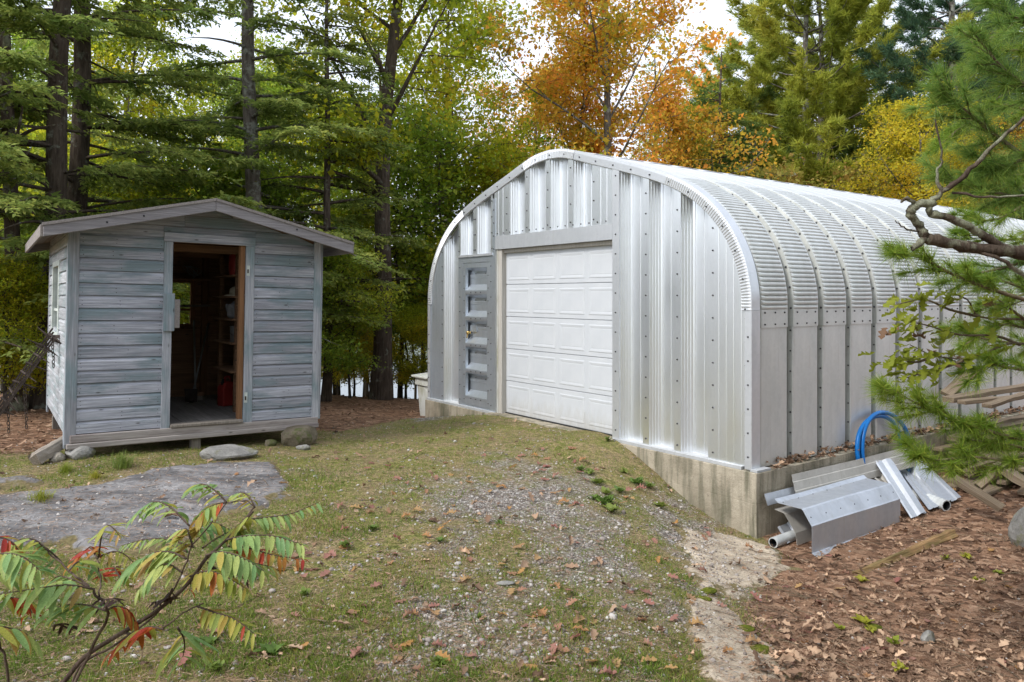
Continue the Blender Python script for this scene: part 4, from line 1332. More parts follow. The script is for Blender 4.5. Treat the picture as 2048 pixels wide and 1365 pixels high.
sheet([(XF + .10, -.765), (XF + .01, -.745), (XF, -.735), (XF, -.475), (XF - .012, -.462), (XF - .10, -.335), (XF - .115, -.325), (XF - .38, -.325), (XF - .42, -.295)], .08, 1.80, 'scrap_panel', M_scrap,
      'large clean folded steel channel lying in front of the scrap pile', [((XF - .05, -.405), (.8, 0, .6)), ((XF - .36, -.325), (0, 0, 1)), ((XF + .06, -.755), (0, 0, 1))])
sheet([(XF - .20, -.72), (XF - .22, -.60), (XF - .34, -.44), (XF - .36, -.43), (XF - .47, -.42)], .14, 1.75, 'scrap_panel', M_scrap_dirty, 'stained channel tucked under the large clean one')
sheet([(XF - .428, -.36), (XF - .442, -.29), (XF - .45, -.285), (XF - .468, -.20), (XF - .476, -.195), (XF - .488, -.12)], .48, 3.05, 'scrap_panel', M_scrap_dirty, 'long stained steel strip leaning along the foundation behind the clean channel')
sheet([(XF - .46, -.36), (XF - .49, -.28), (XF - .50, -.25)], .02, .75, 'scrap_panel', M_scrap, 'short bent flange end sticking out past the foundation corner')
def ribbed(p00, p01, p11, p10, prof, label, mat):
    """ribbed sheet between four world corners; prof = (across 0..1, height)"""
    p00, p01, p11, p10 = map(Vector, (p00, p01, p11, p10))
    base = (p00 + p10) / 2
    n_ = (p01 - p00).cross(p10 - p00).normalized()
    if n_.z < 0: n_ = -n_
    o = empty('scrap_panel', base); tag(o, label, 'metal panel', 'scrap steel panels by the foundation')
    rows = []
    for t_ in np.linspace(0, 1, 5):
        rows.append([(p00.lerp(p01, t_)).lerp(p10.lerp(p11, t_), u_) + n_ * h_ - base for u_, h_ in prof])
    ob = MB().grid(rows).build('ribbed_sheet', mat, o)
    sm = ob.modifiers.new('gauge', 'SOLIDIFY'); sm.thickness = .003
rib1 = [(0, .0), (.06, .012), (.12, 0), (.40, 0), (.46, .045), (.74, .05), (.80, .0), (1, .0)]
ribbed(PX(1822, 1037, 8.42), PX(1748, 921, 8.95), PX(1786, 923, 9.05), PX(1853, 1026, 8.58), rib1, 'narrow ribbed steel strip leaning across the scrap pile', M_scrap)
rib2 = [(0, 0), (.1, 0), (.12, .014), (.15, .0), (.28, 0), (.30, .014), (.33, 0), (.36, .014), (.39, 0), (.42, .03), (.66, .03), (.70, 0), (.86, 0), (.88, .02), (1, .02)]
ribbed(PX(1858, 1020, 8.62), PX(1806, 950, 9.3), PX(1846, 926, 9.75), PX(1921, 997, 9.05), rib2, 'wide ribbed steel sheet lying slanted at the right of the scrap pile', M_scrap)
ribbed(PX(1768, 972, 8.75), PX(1720, 935, 8.95), PX(1745, 928, 9.15), PX(1800, 975, 9.0), rib1, 'small grey ribbed offcut behind the clean channel', M_scrap_dirty)
ribbed(PX(1822, 1000, 9.0), PX(1788, 930, 9.5), PX(1830, 905, 9.7), PX(1880, 960, 9.4), rib1, 'grey steel offcut half hidden behind the wide sheet', M_scrap)
ribbed(PX(1575, 1088, 7.55), PX(1555, 1055, 7.75), PX(1600, 1035, 8.05), PX(1625, 1065, 7.9), rib1, 'small pale steel offcut inside the open end of the channel', M_scrap)
def pipe(px, py, d, r_, L_, dirv, label, mat, ribs):
    p = PX(px, py, d); p.z = g1(p.x, p.y) + r_ * .9
    o = empty('drain_pipe', p); tag(o, label, 'pipe')
    dv = Vector(dirv).normalized()
    n_ = 60 if ribs else 6
    out = [(dv * L_ * i / n_, r_ * (1.0 if not ribs or i % 4 < 2 else .9)) for i in range(n_ + 1)]
    inn = [(dv * L_ * i / 4, r_ * .82) for i in range(4, -1, -1)]
    P = [a for a, _ in out] ; RR = [b for _, b in out]
    V, Fc = tube_arr(P, RR, 20, False)
    V2, F2 = tube_arr([a for a, _ in inn][::-1], [b for _, b in inn], 20, False)
    m = MB().add(V, Fc)
    m.build('pipe_wall', mat, o, True)
    m = MB().add(V2, F2); m.build('bore', M_black, o, True)
    V3 = V[:20] + V2[:20]
    MB().add(V3, [(k_, (k_ + 1) % 20, 20 + (k_ + 1) % 20, 20 + k_) for k_ in range(20)]).build('rim', mat, o)
pipe(1546, 1075, 7.5, .052, 1.6, (.8, .6, 0.02), 'grey plastic pipe end poking out under the scrap channel', M_grey_pl, False)
pipe(1893, 1016, 8.72, .066, .9, (-.3, .95, 0.05), 'pale corrugated drain pipe end under the wide ribbed sheet', M_grey_pl, True)

# blue hose coil standing against the foundation
hose = empty('blue_hose', hp_(W + .22, 2.35, -.6)); tag(hose, 'coil of bright blue plastic pipe standing against the foundation', 'hose')
rr = random.Random(2)
for k_ in range(2):
    pts = []
    for i in range(40):
        a = 2 * math.pi * i / 40
        R_ = .485 + .06 * k_
        yy = 2.36 + .05 * k_ + R_ * 1.05 * math.cos(a) + .05 * k_ + .05 * math.sin(a * 2 + k_)
        zz = -.17 + R_ * math.sin(a) - .02 * k_
        ss = W + .128 + .012 * k_ - .05 * max(0, math.sin(a)) + .004 * math.cos(a * 2 + k_)
        pts.append(hp_(ss, yy, zz) - hose.location)
    MB().tube(bez(pts + [pts[0]], 2), .026, 10, False).build('hose_loop', M_blue, hose, True)

# lumber pile
lum_me = []
rr = random.Random(15)
def plank(p, q, wd, th, label=None, roll=0.):
    p, q = Vector(p), Vector(q)
    L_ = (q - p).length
    m = MB()
    nseg = 5
    rows = []
    V, Fc = [], []
    for i in range(nseg + 1):
        x_ = L_ * i / nseg + (rr.uniform(-.03, .03) if i in (0, nseg) else 0)
        bow = .012 * math.sin(i / nseg * math.pi) * rr.uniform(-1, 1)
        for a, b_ in ((-1, -1), (1, -1), (1, 1), (-1, 1)):
            V.append((x_ + rr.uniform(-.008, .008), a * wd / 2 * (1 + rr.uniform(-.06, .06)), b_ * th / 2 * (1 + rr.uniform(-.12, .12)) + bow))
    for i in range(nseg):
        for k_ in range(4): Fc.append((i * 4 + k_, i * 4 + (k_ + 1) % 4, (i + 1) * 4 + (k_ + 1) % 4, (i + 1) * 4 + k_))
    Fc += [(3, 2, 1, 0), tuple(nseg * 4 + k_ for k_ in range(4))]
    o = m.add(V, Fc).build('plank', M_lumber)
    place_axis(o, p, q)
    o.rotation_euler = ((q - p).to_track_quat('X', 'Z') @ Euler((roll, 0, 0)).to_quaternion()).to_euler()
    bevel(o, .004)
    return tag(o, label or 'old grey-brown plank in the ' + ('bottom layers' if p.z < -.45 else 'middle layers' if p.z < -.2 else 'upper layers') + ' of the lumber heap beside the hut', 'plank', 'planks in the lumber heap')
# main heap: layers lying roughly along the hut
for lay in range(9):
    for j in range(4):
        s_ = W + .32 + j * .24 + rr.uniform(-.06, .06)
        y0 = 3.45 + rr.uniform(-.15, .55) + lay * .06
        y1 = y0 + rr.uniform(1.6, 2.6)
        zb = -.62 + lay * .075 + rr.uniform(-.01, .01)
        if j == 3 and lay > 5: continue
        a = rr.uniform(-.18, .18)
        plank(hp_(s_ - a, y0, zb), hp_(s_ + a, y1, zb + rr.uniform(-.02, .05)), rr.uniform(.10, .2), rr.uniform(.03, .06), roll=rr.uniform(-.12, .12))
plank(PX(1895, 800, 9.7), PX(2075, 770, 10.6), .16, .07, 'split brown plank on top of the lumber heap')
plank(PX(1890, 792, 10.0), PX(1950, 740, 10.4), .15, .06, 'short plank propped up on the top of the lumber heap', .4)
plank(PX(1975, 812, 9.4), PX(2048, 790, 9.8), .12, .05, 'short weathered plank end at the right top of the lumber heap')
plank(PX(1925, 805, 9.6), PX(2030, 795, 10.0), .12, .05, 'thin plank lying second from the top of the heap')
plank(PX(1905, 955, 8.6), PX(2000, 1015, 8.3), .12, .06, 'dark plank slanting down from the heap to the leaves', .3)
plank(PX(1960, 970, 8.5), PX(2010, 925, 8.5), .10, .05, 'short bright plank standing slanted at the heap front', .5)
plank(PX(1925, 930, 8.7), PX(2005, 905, 8.9), .20, .04, 'yellowish broad board lying on the heap front', .35)
plank(PX(1990, 930, 8.4), PX(2110, 1000, 7.9), .16, .07, 'long pale beam running out of the heap to the right')

# ------------------------------------------------------------------ trees
def tree_wood(paths, sides):
    V, Fc = [], []
    for (pts, rad), n in zip(paths, sides):
        v_, f_ = tube_arr(pts, rad, n, False)
        b_ = len(V)
        V += v_; Fc += [tuple(i + b_ for i in f) for f in f_]
    return mesh_np('trunk', np.array([tuple(p) for p in V]), np.array(Fc), True)

LEAF4 = np.array([(0, 0, 0), (.45, .32, .10), (1, 0, 0), (.45, -.32, .10)])
def leaves_mesh(pos, size, rng, flat=.7, along=None, asp=1.0, name='crown'):
    n = len(pos)
    yaw = rng.uniform(0, 6.283, n) if along is None else along
    M = rotmats(yaw, rng.normal(.25, flat, n), rng.normal(0, flat, n))
    S = np.repeat((size * np.clip(rng.lognormal(-.05, .32, n), .45, 2.0))[:, None], 3, 1)
    S[:, 1] *= asp
    V, Fa = scatter(LEAF4, [(0, 1, 2, 3)], np.asarray(pos), M, S)
    return mesh_np(name, V, Fa)

def make_hemlock(seed, h=17., r0=.19, lmax=3.7, zlow=1.6, dens=1.9):
    rng = np.random.default_rng(seed); rr = random.Random(seed)
    tp = [Vector((.06 * math.sin(i * .9 + seed), .06 * math.cos(i * .7 + seed), h * i / 14)) for i in range(15)]
    tr = [r0 * (1.25 if i == 0 else 1) * (1 - i / 14.6) ** .8 + .012 for i in range(15)]
    paths, sides = [(tp, tr)], [12]
    P, YAW = [], []
    z = zlow
    while z < h - .3:
        f = (z - zlow) / (h - zlow)
        for k in range(rr.choice((2, 2, 3))):
            az = rr.uniform(0, 6.283)
            L = lmax * (1 - f) ** .75 * rr.uniform(.55, 1.1) * (1 if f > .08 else .75) + .25
            el = rr.uniform(-.1, .28)
            ca, sa = math.cos(az), math.sin(az)
            c0 = np.interp(z, [p.z for p in tp], [p.x for p in tp]), np.interp(z, [p.z for p in tp], [p.y for p in tp])
            pts = []
            for q in range(6):
                t = q / 5
                dr = L * t
                zz = z + dr * math.tan(el) - .16 * L * t ** 2.2
                pts.append(Vector((c0[0] + ca * dr, c0[1] + sa * dr, zz)))
            paths.append((pts, [.035 * (L / lmax + .25) * (1 - t / 5.3) for t in range(6)])); sides.append(4)
            if rr.random() < (.16 if f < .15 else .04): continue      # bare dead limb
            n_tw = int(11 * dens * (.5 + L / lmax) * (1 if z < 8.5 else .35) + 3)
            for q in range(n_tw):
                t = rr.uniform(.18, 1.0)
                bx = np.array([np.interp(t * 5, range(6), [p[c] for p in pts]) for c in range(3)])
                sgn = rr.choice((-1, 1))
                ta = az + sgn * rr.uniform(.45, 1.0)
                tl = (.22 + .30 * L * (1.08 - t)) * rr.uniform(.6, 1.1)
                m = max(4, int(tl / .040))
                tt = np.linspace(.05, 1, m)
                droop = -.22 * tl * tt ** 2
                base = bx + np.c_[np.cos(ta) * tl * tt, np.sin(ta) * tl * tt, droop + rng.normal(0, .018, m)]
                for s2 in (-1, 1):
                    P.append(base + rng.normal(0, .012, (m, 3)))
                    YAW.append(np.full(m, ta + s2 * .75) + rng.normal(0, .25, m))
        z += rr.uniform(.16, .34) * (1 + f * .2)
    P = np.concatenate(P); YAW = np.concatenate(YAW)
    return tree_wood(paths, sides), leaves_mesh(P, .095, rng, .34, YAW, .68)

def make_decid(seed, h=13., r0=.17, crown0=3., spread=3.2, n1=20, leaf=.095, per=46, sig=.24, fork=False, n2=6, n3=4, bare=.0):
    rng = np.random.default_rng(seed); rr = random.Random(seed)
    tp = [Vector((.12 * math.sin(i * .8 + seed) * i / 8, .12 * math.cos(i * .63 + seed) * i / 8, h * .92 * i / 12)) for i in range(13)]
    tr = [r0 * (1.3 if i == 0 else 1) * (1 - i / 12.8) ** .85 + .01 for i in range(13)]
    paths, sides = [(tp, tr)], [10]
    P = []
    def limb(start, az, el, L, r, lvl):
        pts = []
        p = Vector(start); a, e = az, el
        n = 5 if lvl < 3 else 3
        for q in range(n + 1):
            pts.append(p.copy())
            a += rr.uniform(-.28, .28); e += rr.uniform(-.12, .20)
            p = p + Vector((math.cos(a) * math.cos(e), math.sin(a) * math.cos(e), math.sin(e))) * (L / n)
        paths.append((pts, [max(.004, r * (1 - .8 * q / n)) for q in range(n + 1)])); sides.append(5 if lvl == 1 else 3)
        return pts
    for k in range(n1):
        f = (k + rr.random() * .8) / n1
        z = crown0 + (h * .9 - crown0) * f
        i = z / (h * .92) * 12
        i0 = min(int(i), 11)
        st = tp[i0].lerp(tp[i0 + 1], i - i0)
        prof = math.sin(math.pi * (.18 + .74 * f)) ** .7
        L = spread * prof * rr.uniform(.75, 1.15)
        p1 = limb(st, k * 2.4 + rr.uniform(-.4, .4), rr.uniform(.15, .75) + f * .35, L, r0 * .34 * (1 - f * .6), 1)
        for j in range(n2):
            t = .25 + .75 * (j + rr.random()) / n2
            q = min(int(t * 5), 4); s2 = p1[q].lerp(p1[q + 1], t * 5 - q if t < 1 else 1)
            p2 = limb(s2, rr.uniform(0, 6.283), rr.uniform(-.2, .8), L * .42 * rr.uniform(.6, 1.1), r0 * .10, 2)
            for m in range(n3):
                t = .3 + .7 * (m + rr.random()) / n3
                q = min(int(t * 5), 4); s3 = p2[q].lerp(p2[q + 1], min(1, t * 5 - q))
                p3 = limb(s3, rr.uniform(0, 6.283), rr.uniform(-.5, .6), .55 * rr.uniform(.6, 1.2), .008, 3)
                if rr.random() < bare: continue
                c = np.array([tuple(p) for p in p3])
                q_ = rr.uniform(.35, 1.75); pn = int(per * q_)
                pick = c[rng.integers(1, len(c), pn)]
                P.append(pick + rng.normal(0, sig * (.6 + .4 * q_), (pn, 3)) * np.array([1, 1, .5]))
    P = np.concatenate(P)
    return tree_wood(paths, sides), leaves_mesh(P, leaf, rng, .75, None, 1.1)

NEEDLE3 = np.array([(0, -.05, 0), (0, .05, 0), (1, 0, 0)])
def tuft_template(rng, n, spread=1.05):
    """needles fanning forward from a twig tip along +X"""
    V, Fa = [], []
    for i in range(n):
        th = abs(rng.normal(0, spread * .55)); ph = rng.uniform(0, 6.283)
        d = np.array([math.cos(th), math.sin(th) * math.cos(ph), math.sin(th) * math.sin(ph)])
        s = np.cross(d, rng.normal(size=3)); s /= np.linalg.norm(s)
        b = np.array([-rng.uniform(0, .30), 0, 0])
        L = rng.uniform(.75, 1.1)
        V += [b - s * .5, b + s * .5, b + d * L]
        V[-3] = b - s * .012; V[-2] = b + s * .012
        V[-1][2] -= .08 * L
        Fa.append((3 * i, 3 * i + 1, 3 * i + 2))
    return np.array(V), np.array(Fa)

def make_pine(seed, h=15., r0=.19, zlow=2.5, lmax=4.2, tufts=26, nl=.17, wd=2.4):
    rng = np.random.default_rng(seed); rr = random.Random(seed)
    tp = [Vector((.05 * math.sin(i + seed), .05 * math.cos(i * .8), h * i / 12)) for i in range(13)]
    paths, sides = [(tp, [r0 * (1 - i / 12.7) + .012 for i in range(13)])], [10]
    P, D = [], []
    z = zlow
    while z < h - .2:
        f = (z - zlow) / (h - zlow)
        n = rr.choice((3, 4, 5))
        a0 = rr.uniform(0, 6.28)
        for k in range(n):
            az = a0 + k * 6.283 / n + rr.uniform(-.4, .4)
            L = lmax * (1 - f) ** .8 * rr.uniform(.45, 1.15) + .3
            el = rr.uniform(.0, .30) + f * .5
            pts = []
            for q in range(7):
                t = q / 6
                pts.append(Vector((math.cos(az) * L * t + .05 * math.sin(q * 2), math.sin(az) * L * t, z + L * t * math.sin(el) - .10 * L * math.sin(t * 3.1) + .12 * L * t ** 3)))
            paths.append((pts, [.045 * (L / lmax + .2) * (1 - q / 6.4) for q in range(7)])); sides.append(4)
            for q in range(int(tufts * (.35 + L / lmax))):
                t = rr.uniform(.30, 1.0) ** .75
                b = np.array([np.interp(t * 6, range(7), [p[c] for p in pts]) for c in range(3)])
                ta = az + rr.uniform(-1.1, 1.1)
                tl = rr.uniform(.1, .30 + .22 * L * (1.1 - t))
                for s in np.arange(0.3, 1.01, .35):
                    P.append(b + np.array([math.cos(ta) * tl * s, math.sin(ta) * tl * s, rr.uniform(.0, .16)]))
                    D.append((ta + rr.uniform(-.6, .6), rr.uniform(-1.0, .1)))
        z += rr.uniform(.42, .72)
    P = np.array(P); D = np.array(D)
    tv, tf = tuft_template(rng, 11, 1.25)
    tv = tv * np.array([1, 1, 1])
    # broaden the needles so that a tuft reads at a distance
    c = tv.reshape(-1, 3, 3); mid = (c[:, 0] + c[:, 1]) / 2
    c[:, 0] = mid + (c[:, 0] - mid) * wd * 2; c[:, 1] = mid + (c[:, 1] - mid) * wd * 2
    V, Fa = scatter(c.reshape(-1, 3), tf, P, rotmats(D[:, 0], D[:, 1], rng.uniform(0, 6.28, len(P))), nl * rng.uniform(.8, 1.3, len(P)))
    return tree_wood(paths, sides), mesh_np('crown', V, Fa)

HEM = [make_hemlock(3), make_hemlock(8, 15, .16, 2.9, 1.2), make_hemlock(19, 10.5, .10, 2.3, 2.3, 1.2)]
DEC = [make_decid(5, per=54), make_decid(12, 12, .15, 2.2, 3.4, per=60), make_decid(23, 14, .2, 4.0, 3.4)]
SAP = [make_decid(31, 5.4, .035, 2.1, 1.4, 16, .075, 28, .16, n2=4, n3=3), make_decid(37, 4.6, .03, 1.7, 1.2, 14, .075, 26, .15, n2=4, n3=3)]
BUSH = [make_decid(41, 5.2, .07, .5, 2.4, 20, .085, 50, .22, n2=5, n3=4)]
PIN = [make_pine(2, 14., .2, 2.2, 5.5, 60, .21), make_pine(6, 16, .2, 3.5, 3.5, 34, .2), make_pine(14, 9.5, .11, .7, 3.1, 40, .19)]
SPARSE = [make_decid(47, 14, .16, 4.5, 3.2, 16, .10, 20, .22, n2=5, n3=4, bare=.45)]

def plant_tree(name, kind, px, d, label, cat='tree', leaf=None, bark=None, s=1.0, rz=0., lean=(0, 0), group=None, dz=0.):
    x_ = (px - 1024) / F * d
    z_ = g1(x_, d) - .06 + dz
    root = empty(name, (x_, d, z_), (lean[0], lean[1], rz))
    root.scale = (s, s, s)
    tag(root, label, cat, group)
    put('trunk', kind[0], bark or M_bark, root)
    put('crown', kind[1], leaf, root)
    return root
def where(px, d):
    """what a background tree stands behind, in the photo"""
    deep = 'far ' if d > 30 else ('well ' if d > 25 else 'just ')
    for lim, txt in ((60, 'behind the harrow'), (260, 'behind the left roof slope of the shed'), (420, 'behind the shed ridge'), (640, 'behind the right roof slope of the shed'), (745, 'left of the thick oak trunk by the water'),
                     (905, 'between the thick oak trunk and the hut'), (1120, 'behind the left shoulder of the hut'), (1420, 'behind the orange maple'), (1700, 'behind the big white pine'), (1900, 'behind the yellow birches')):
        if px < lim: return deep + txt
    return deep + 'behind the near pines at the right edge'
# hemlocks behind and beside the shed
plant_tree('hemlock_tree', HEM[0], 158, 14.0, 'tall hemlock with straight brown trunk rising behind the shed roof left of its peak', leaf=M_hem, rz=.5)
plant_tree('hemlock_tree', HEM[1], 503, 15.3, 'tall hemlock with grey lichened trunk behind the right slope of the shed roof', leaf=M_hem, bark=M_bark2, s=1.1, rz=2.1)
plant_tree('hemlock_tree', HEM[0], 84, 12.3, 'leaning hemlock whose reddish trunk stands just left of the shed wall', leaf=M_hem, s=.95, rz=3.6, lean=(0, -.05))
plant_tree('hemlock_tree', HEM[1], -80, 11.5, 'hemlock at the left edge reaching in over the harrow', leaf=M_hem, s=1., rz=4.9)
plant_tree('hemlock_tree', HEM[2], 655, 16.0, 'bushy young hemlock just right of the shed roof', leaf=M_hem, s=.95, rz=1.0)
plant_tree('hemlock_tree', HEM[2], 760, 19.5, 'small hemlock close behind the thick leaning oak trunk', leaf=M_hem, s=.9, rz=4.2)
plant_tree('hemlock_tree', HEM[2], 1440, 24.5, 'dark layered evergreen right of the orange maple', leaf=M_pine_d, s=1.12, rz=.6)
plant_tree('hemlock_tree', HEM[0], 1310, 33, 'bluish hemlock seen behind the orange maple', leaf=M_hem, s=.95, rz=.2)
# broadleaf trees
plant_tree('oak_tree', DEC[2], 762, 17.6, 'thick rough-barked oak trunk standing between the shed and the hut', leaf=M_yg, bark=M_bark, s=1.12, rz=2.5, lean=(0, -.035))
plant_tree('maple_tree', DEC[1], 1215, 20.5, 'bright orange maple spreading over the hut roof', leaf=M_or, bark=M_bark2, s=1.12, rz=.8)
plant_tree('maple_tree', DEC[0], 1160, 22.0, 'smaller orange maple crown overlapping the bright one on its left', leaf=M_or, bark=M_bark2, s=.86, rz=5.1)
plant_tree('maple_tree', DEC[0], 1345, 24.5, 'orange maple crown reaching right of the brightest one', leaf=M_or, bark=M_bark2, s=.84, rz=2.8)
G = 'yellow-green broadleaf trees in the woods behind'
for i, (px, d, kd, lf_, s) in enumerate([(255, 24, 0, M_yg, 1.05), (430, 29, 1, M_yg, 1.15), (590, 26, 0, M_yg, 1.0), (895, 23, 1, M_yg, 1.1), (1075, 30, 2, M_or, 1.05),
                                      (40, 25, 1, M_gr, 1.1)]):
    plant_tree('broadleaf_tree', DEC[kd], px, d, ('green' if lf_ is M_gr else 'orange' if lf_ is M_or else 'yellow-green') + ' broadleaf tree in the woods ' + where(px, d), leaf=lf_, bark=M_bark2, s=s, rz=i * 1.3, group=G)
# right-hand side, beyond the hut roof
plant_tree('pine_tree', PIN[0], 1614, 28.5, 'large yellow-green white pine with layered boughs above the hut roof', leaf=M_pine, bark=M_bark2, s=1.32, rz=.9)
plant_tree('pine_tree', PIN[1], 1908, 25.5, 'slender blue-green pine standing behind the yellow birch', leaf=M_pine_b, bark=M_bark2, s=1.12, rz=2.2)
plant_tree('pine_tree', PIN[2], 1500, 30, 'darker pine between the maple and the big white pine', leaf=M_pine_d, bark=M_bark2, s=1.35, rz=3.0)
plant_tree('pine_tree', PIN[2], 1725, 29, 'small pine low behind the right end of the hut roof', leaf=M_pine_d, bark=M_bark2, s=1.0, rz=1.2)
plant_tree('pine_tree', PIN[0], 1512, 34.0, 'broad white pine further back, left of the largest one', leaf=M_pine, bark=M_bark2, s=1.25, rz=2.7)
plant_tree('pine_tree', PIN[0], 1700, 33.0, 'broad white pine further back, right of the largest one', leaf=M_pine, bark=M_bark2, s=1.2, rz=4.4)
plant_tree('pine_tree', PIN[0], 1640, 30.0, 'white pine close behind the largest one, filling its crown', leaf=M_pine, bark=M_bark2, s=1.3, rz=3.6)
plant_tree('pine_tree', PIN[1], 1985, 28.0, 'bluish pine at the right edge behind the near pines', leaf=M_pine_b, bark=M_bark2, s=1.15, rz=.7)
plant_tree('oak_tree', SPARSE[0], 1475, 37, 'thin-leaved oak with bare top limbs against the sky', leaf=M_ye, bark=M_bark2, s=1.05, rz=.4)
plant_tree('oak_tree', SPARSE[0], 1700, 40, 'far oak with bare grey limbs behind the big pine', leaf=M_ol, bark=M_bark2, s=1.0, rz=2.4)
plant_tree('birch_tree', DEC[1], 1838, 22.6, 'slim yellow birch rising past the end of the hut roof', leaf=M_ye, bark=M_bark2, s=.74, rz=0.)
plant_tree('birch_tree', DEC[0], 1893, 23.5, 'second yellow birch, just right of the slim one', leaf=M_ye, bark=M_bark2, s=.62, rz=1.5)
for i, (px, d, s, lb) in enumerate([(1500, 24.5, 1.42, 'olive and brown oak bush behind the middle of the hut roof'), (1600, 26, 1.5, 'rusty oak bush below the big white pine'), (1700, 27, 1.5, 'reddish oak bush behind the far part of the hut roof'),
                                    (1800, 27.5, 1.35, 'olive oak bush left of the yellow birch'), (1985, 25, 1.5, 'oak bush at the far right behind the near pine'), (1400, 23, 1.25, 'low green-brown bush directly behind the hut roof')]):
    plant_tree('oak_bush', BUSH[0], px, d, lb, 'bush', leaf=M_ol, bark=M_bark3, s=s, rz=i * 1.1)
plant_tree('maple_tree', DEC[1], 2120, 23, 'orange-red maple at the far right behind the near pine', leaf=M_or, bark=M_bark2, s=.72, rz=4.)
for i, (px, d, kd, lf_, s, lb) in enumerate([(1395, 33, 1, M_yg, 1.2, 'yellow-green tree filling the gap right of the orange maple'), (1545, 36, 0, M_ol, 1.2, 'olive tree left behind the big white pine'), (1660, 34, 1, M_gr, 1.2, 'green tree right behind the big white pine'),
                                              (1770, 32, 0, M_gr, .85, 'low green tree between big pine and yellow birch'), (1850, 34, 1, M_ye, .85, 'yellow tree behind the two birches'), (1950, 29, 2, M_yg, .95, 'yellow-green tree under the slender blue-green pine')]):
    plant_tree('broadleaf_tree', DEC[kd], px, d, lb, leaf=lf_, bark=M_bark2, s=s, rz=i * 2.1)
# unseen hemlocks added behind and right of the camera to darken steel reflections
for i, (x_, y_, kd, s, rz) in enumerate([(8.0, -.5, 0, 1.0, 0.), (11, 3.0, 1, 1.1, 2.), (7.0, -5.5, 1, 1.1, 1.), (12.5, -3.5, 0, 1.0, 3.), (2.8, -7.0, 0, 1.0, 4.), (5.2, -3.2, 1, 1.0, 2.2), (3.5, -11, 1, 1.2, 1.4), (-1.5, -5.5, 1, .8, 1.), (1.2, -5.0, 1, .72, 3.3), (4.2, -5.0, 0, .75, 1.1), (0., -8, 0, .8, .4), (15, 7.0, 1, 1.15, .5), (10.0, -9.0, 1, 1.1, 5.2)]):
    root = empty('hemlock_tree', (x_, y_, g1(x_, y_) - .05), (0, 0, rz)); root.scale = (s, s, s)
    tag(root, 'unseen hemlock added behind and right of the yard to darken reflections', 'tree', 'unseen hemlocks added for dark reflections')
    put('trunk', HEM[kd][0], M_bark, root); put('crown', HEM[kd][1], M_hem, root)
G = 'background trees right of the hut'
for i, (px, d, kd, lf_, s) in enumerate([(1990, 31, 1, M_yg, 1.0), (2180, 30, 0, M_yg, 1.0), (1560, 44, 0, M_yg, .9), (1800, 38, 1, M_gr, .75), (2350, 28, 1, M_gr, 1.), (1260, 42, 0, M_gr, 1.1)]):
    plant_tree('broadleaf_tree', DEC[kd], px, d, ('green' if lf_ is M_gr else 'yellow-green') + ' tree in the woods ' + where(px, d), leaf=lf_, bark=M_bark2, s=s, rz=i * 1.7, group=G)
# undergrowth of saplings by the water
G = 'saplings between the trunks near the water'
rr = random.Random(77)
for i in range(22):
    px = rr.uniform(630, 880) if i < 9 else rr.uniform(-150, 640)
    d = rr.uniform(19, 33)
    plant_tree('sapling', SAP[i % 2], px, d, ('thin yellow-green sapling ', 'thin green sapling ', 'thin yellow-green sapling ', 'thin golden sapling ')[i % 4] + where(px, d), 'sapling', leaf=(M_yg, M_gr, M_yg, M_ye)[i % 4], bark=M_bark3, s=rr.uniform(.85, 1.45), rz=rr.uniform(0, 6), group=G)
G = 'leafy understory behind the buildings'
for i, (px, d, kd, lf_, s) in enumerate([(215, 16.2, BUSH[0], M_yg, .92), (470, 17, BUSH[0], M_gr, 1.0), (632, 15.5, BUSH[0], M_gr, .62), (60, 14.5, BUSH[0], M_gr, .6), (668, 20.5, BUSH[0], M_yg, .52), (708, 19, BUSH[0], M_ye, .42), (812, 20, BUSH[0], M_gr, .50), (845, 18.5, BUSH[0], M_yg, .42), (195, 19.5, BUSH[0], M_yg, 1.25), (100, 22, BUSH[0], M_yg, 1.2),
                                          (800, 20, SAP[0], M_gr, 1.55), (735, 24, SAP[0], M_yg, 1.7), (880, 19.5, SAP[0], M_gr, 1.35), (1000, 20, BUSH[0], M_yg, 1.25), ]):
    plant_tree('leafy_bush' if kd is BUSH[0] else 'sapling', kd, px, d, ('green' if lf_ is M_gr else 'yellow-green') + (' leafy bush ' if kd is BUSH[0] else ' tall-stemmed sapling ') + where(px, d), 'bush' if kd is BUSH[0] else 'sapling', leaf=lf_, bark=M_bark3, s=s, rz=i * 1.9, group=G)
plant_tree('sapling', BUSH[0], 12, 11.6, 'bushy yellow-green sapling at the left edge behind the harrow', 'sapling', leaf=M_yg, bark=M_bark3, s=.44, rz=1.)
plant_tree('sapling', SAP[1], 700, 17.5, 'low yellow sapling left of the thick oak trunk', 'sapling', leaf=M_yg, bark=M_bark3, s=.85, rz=2.)
plant_tree('sapling', BUSH[0], 20, 27, 'broad yellow bush low behind the harrow', 'bush', leaf=M_ye, bark=M_bark3, s=.6, rz=2.)
G = 'slim bare trunks in the woods by the water'
for i in range(14):
    px = rr.uniform(640, 860) if i < 4 else rr.uniform(0, 620)
    d = rr.uniform(22, 34)
    x_ = (px - 1024) / F * d
    root = empty('young_tree', (x_, d, g1(x_, d) - .1)); tag(root, 'slim dark trunk with few leaves ' + where(px, d), 'tree', G)
    hh = rr.uniform(7, 11)
    MB().tube([(.1 * math.sin(k_ + i), .1 * math.cos(k_ * 1.3 + i), hh * k_ / 8) for k_ in range(9)], [.075 * (1 - k_ / 9) + .012 for k_ in range(9)], 8).build('trunk', M_bark3, root, True)
    c_ = put('crown', SAP[i % 2][1], M_gr, root, (0, 0, hh - 4.2), (0, 0, i))
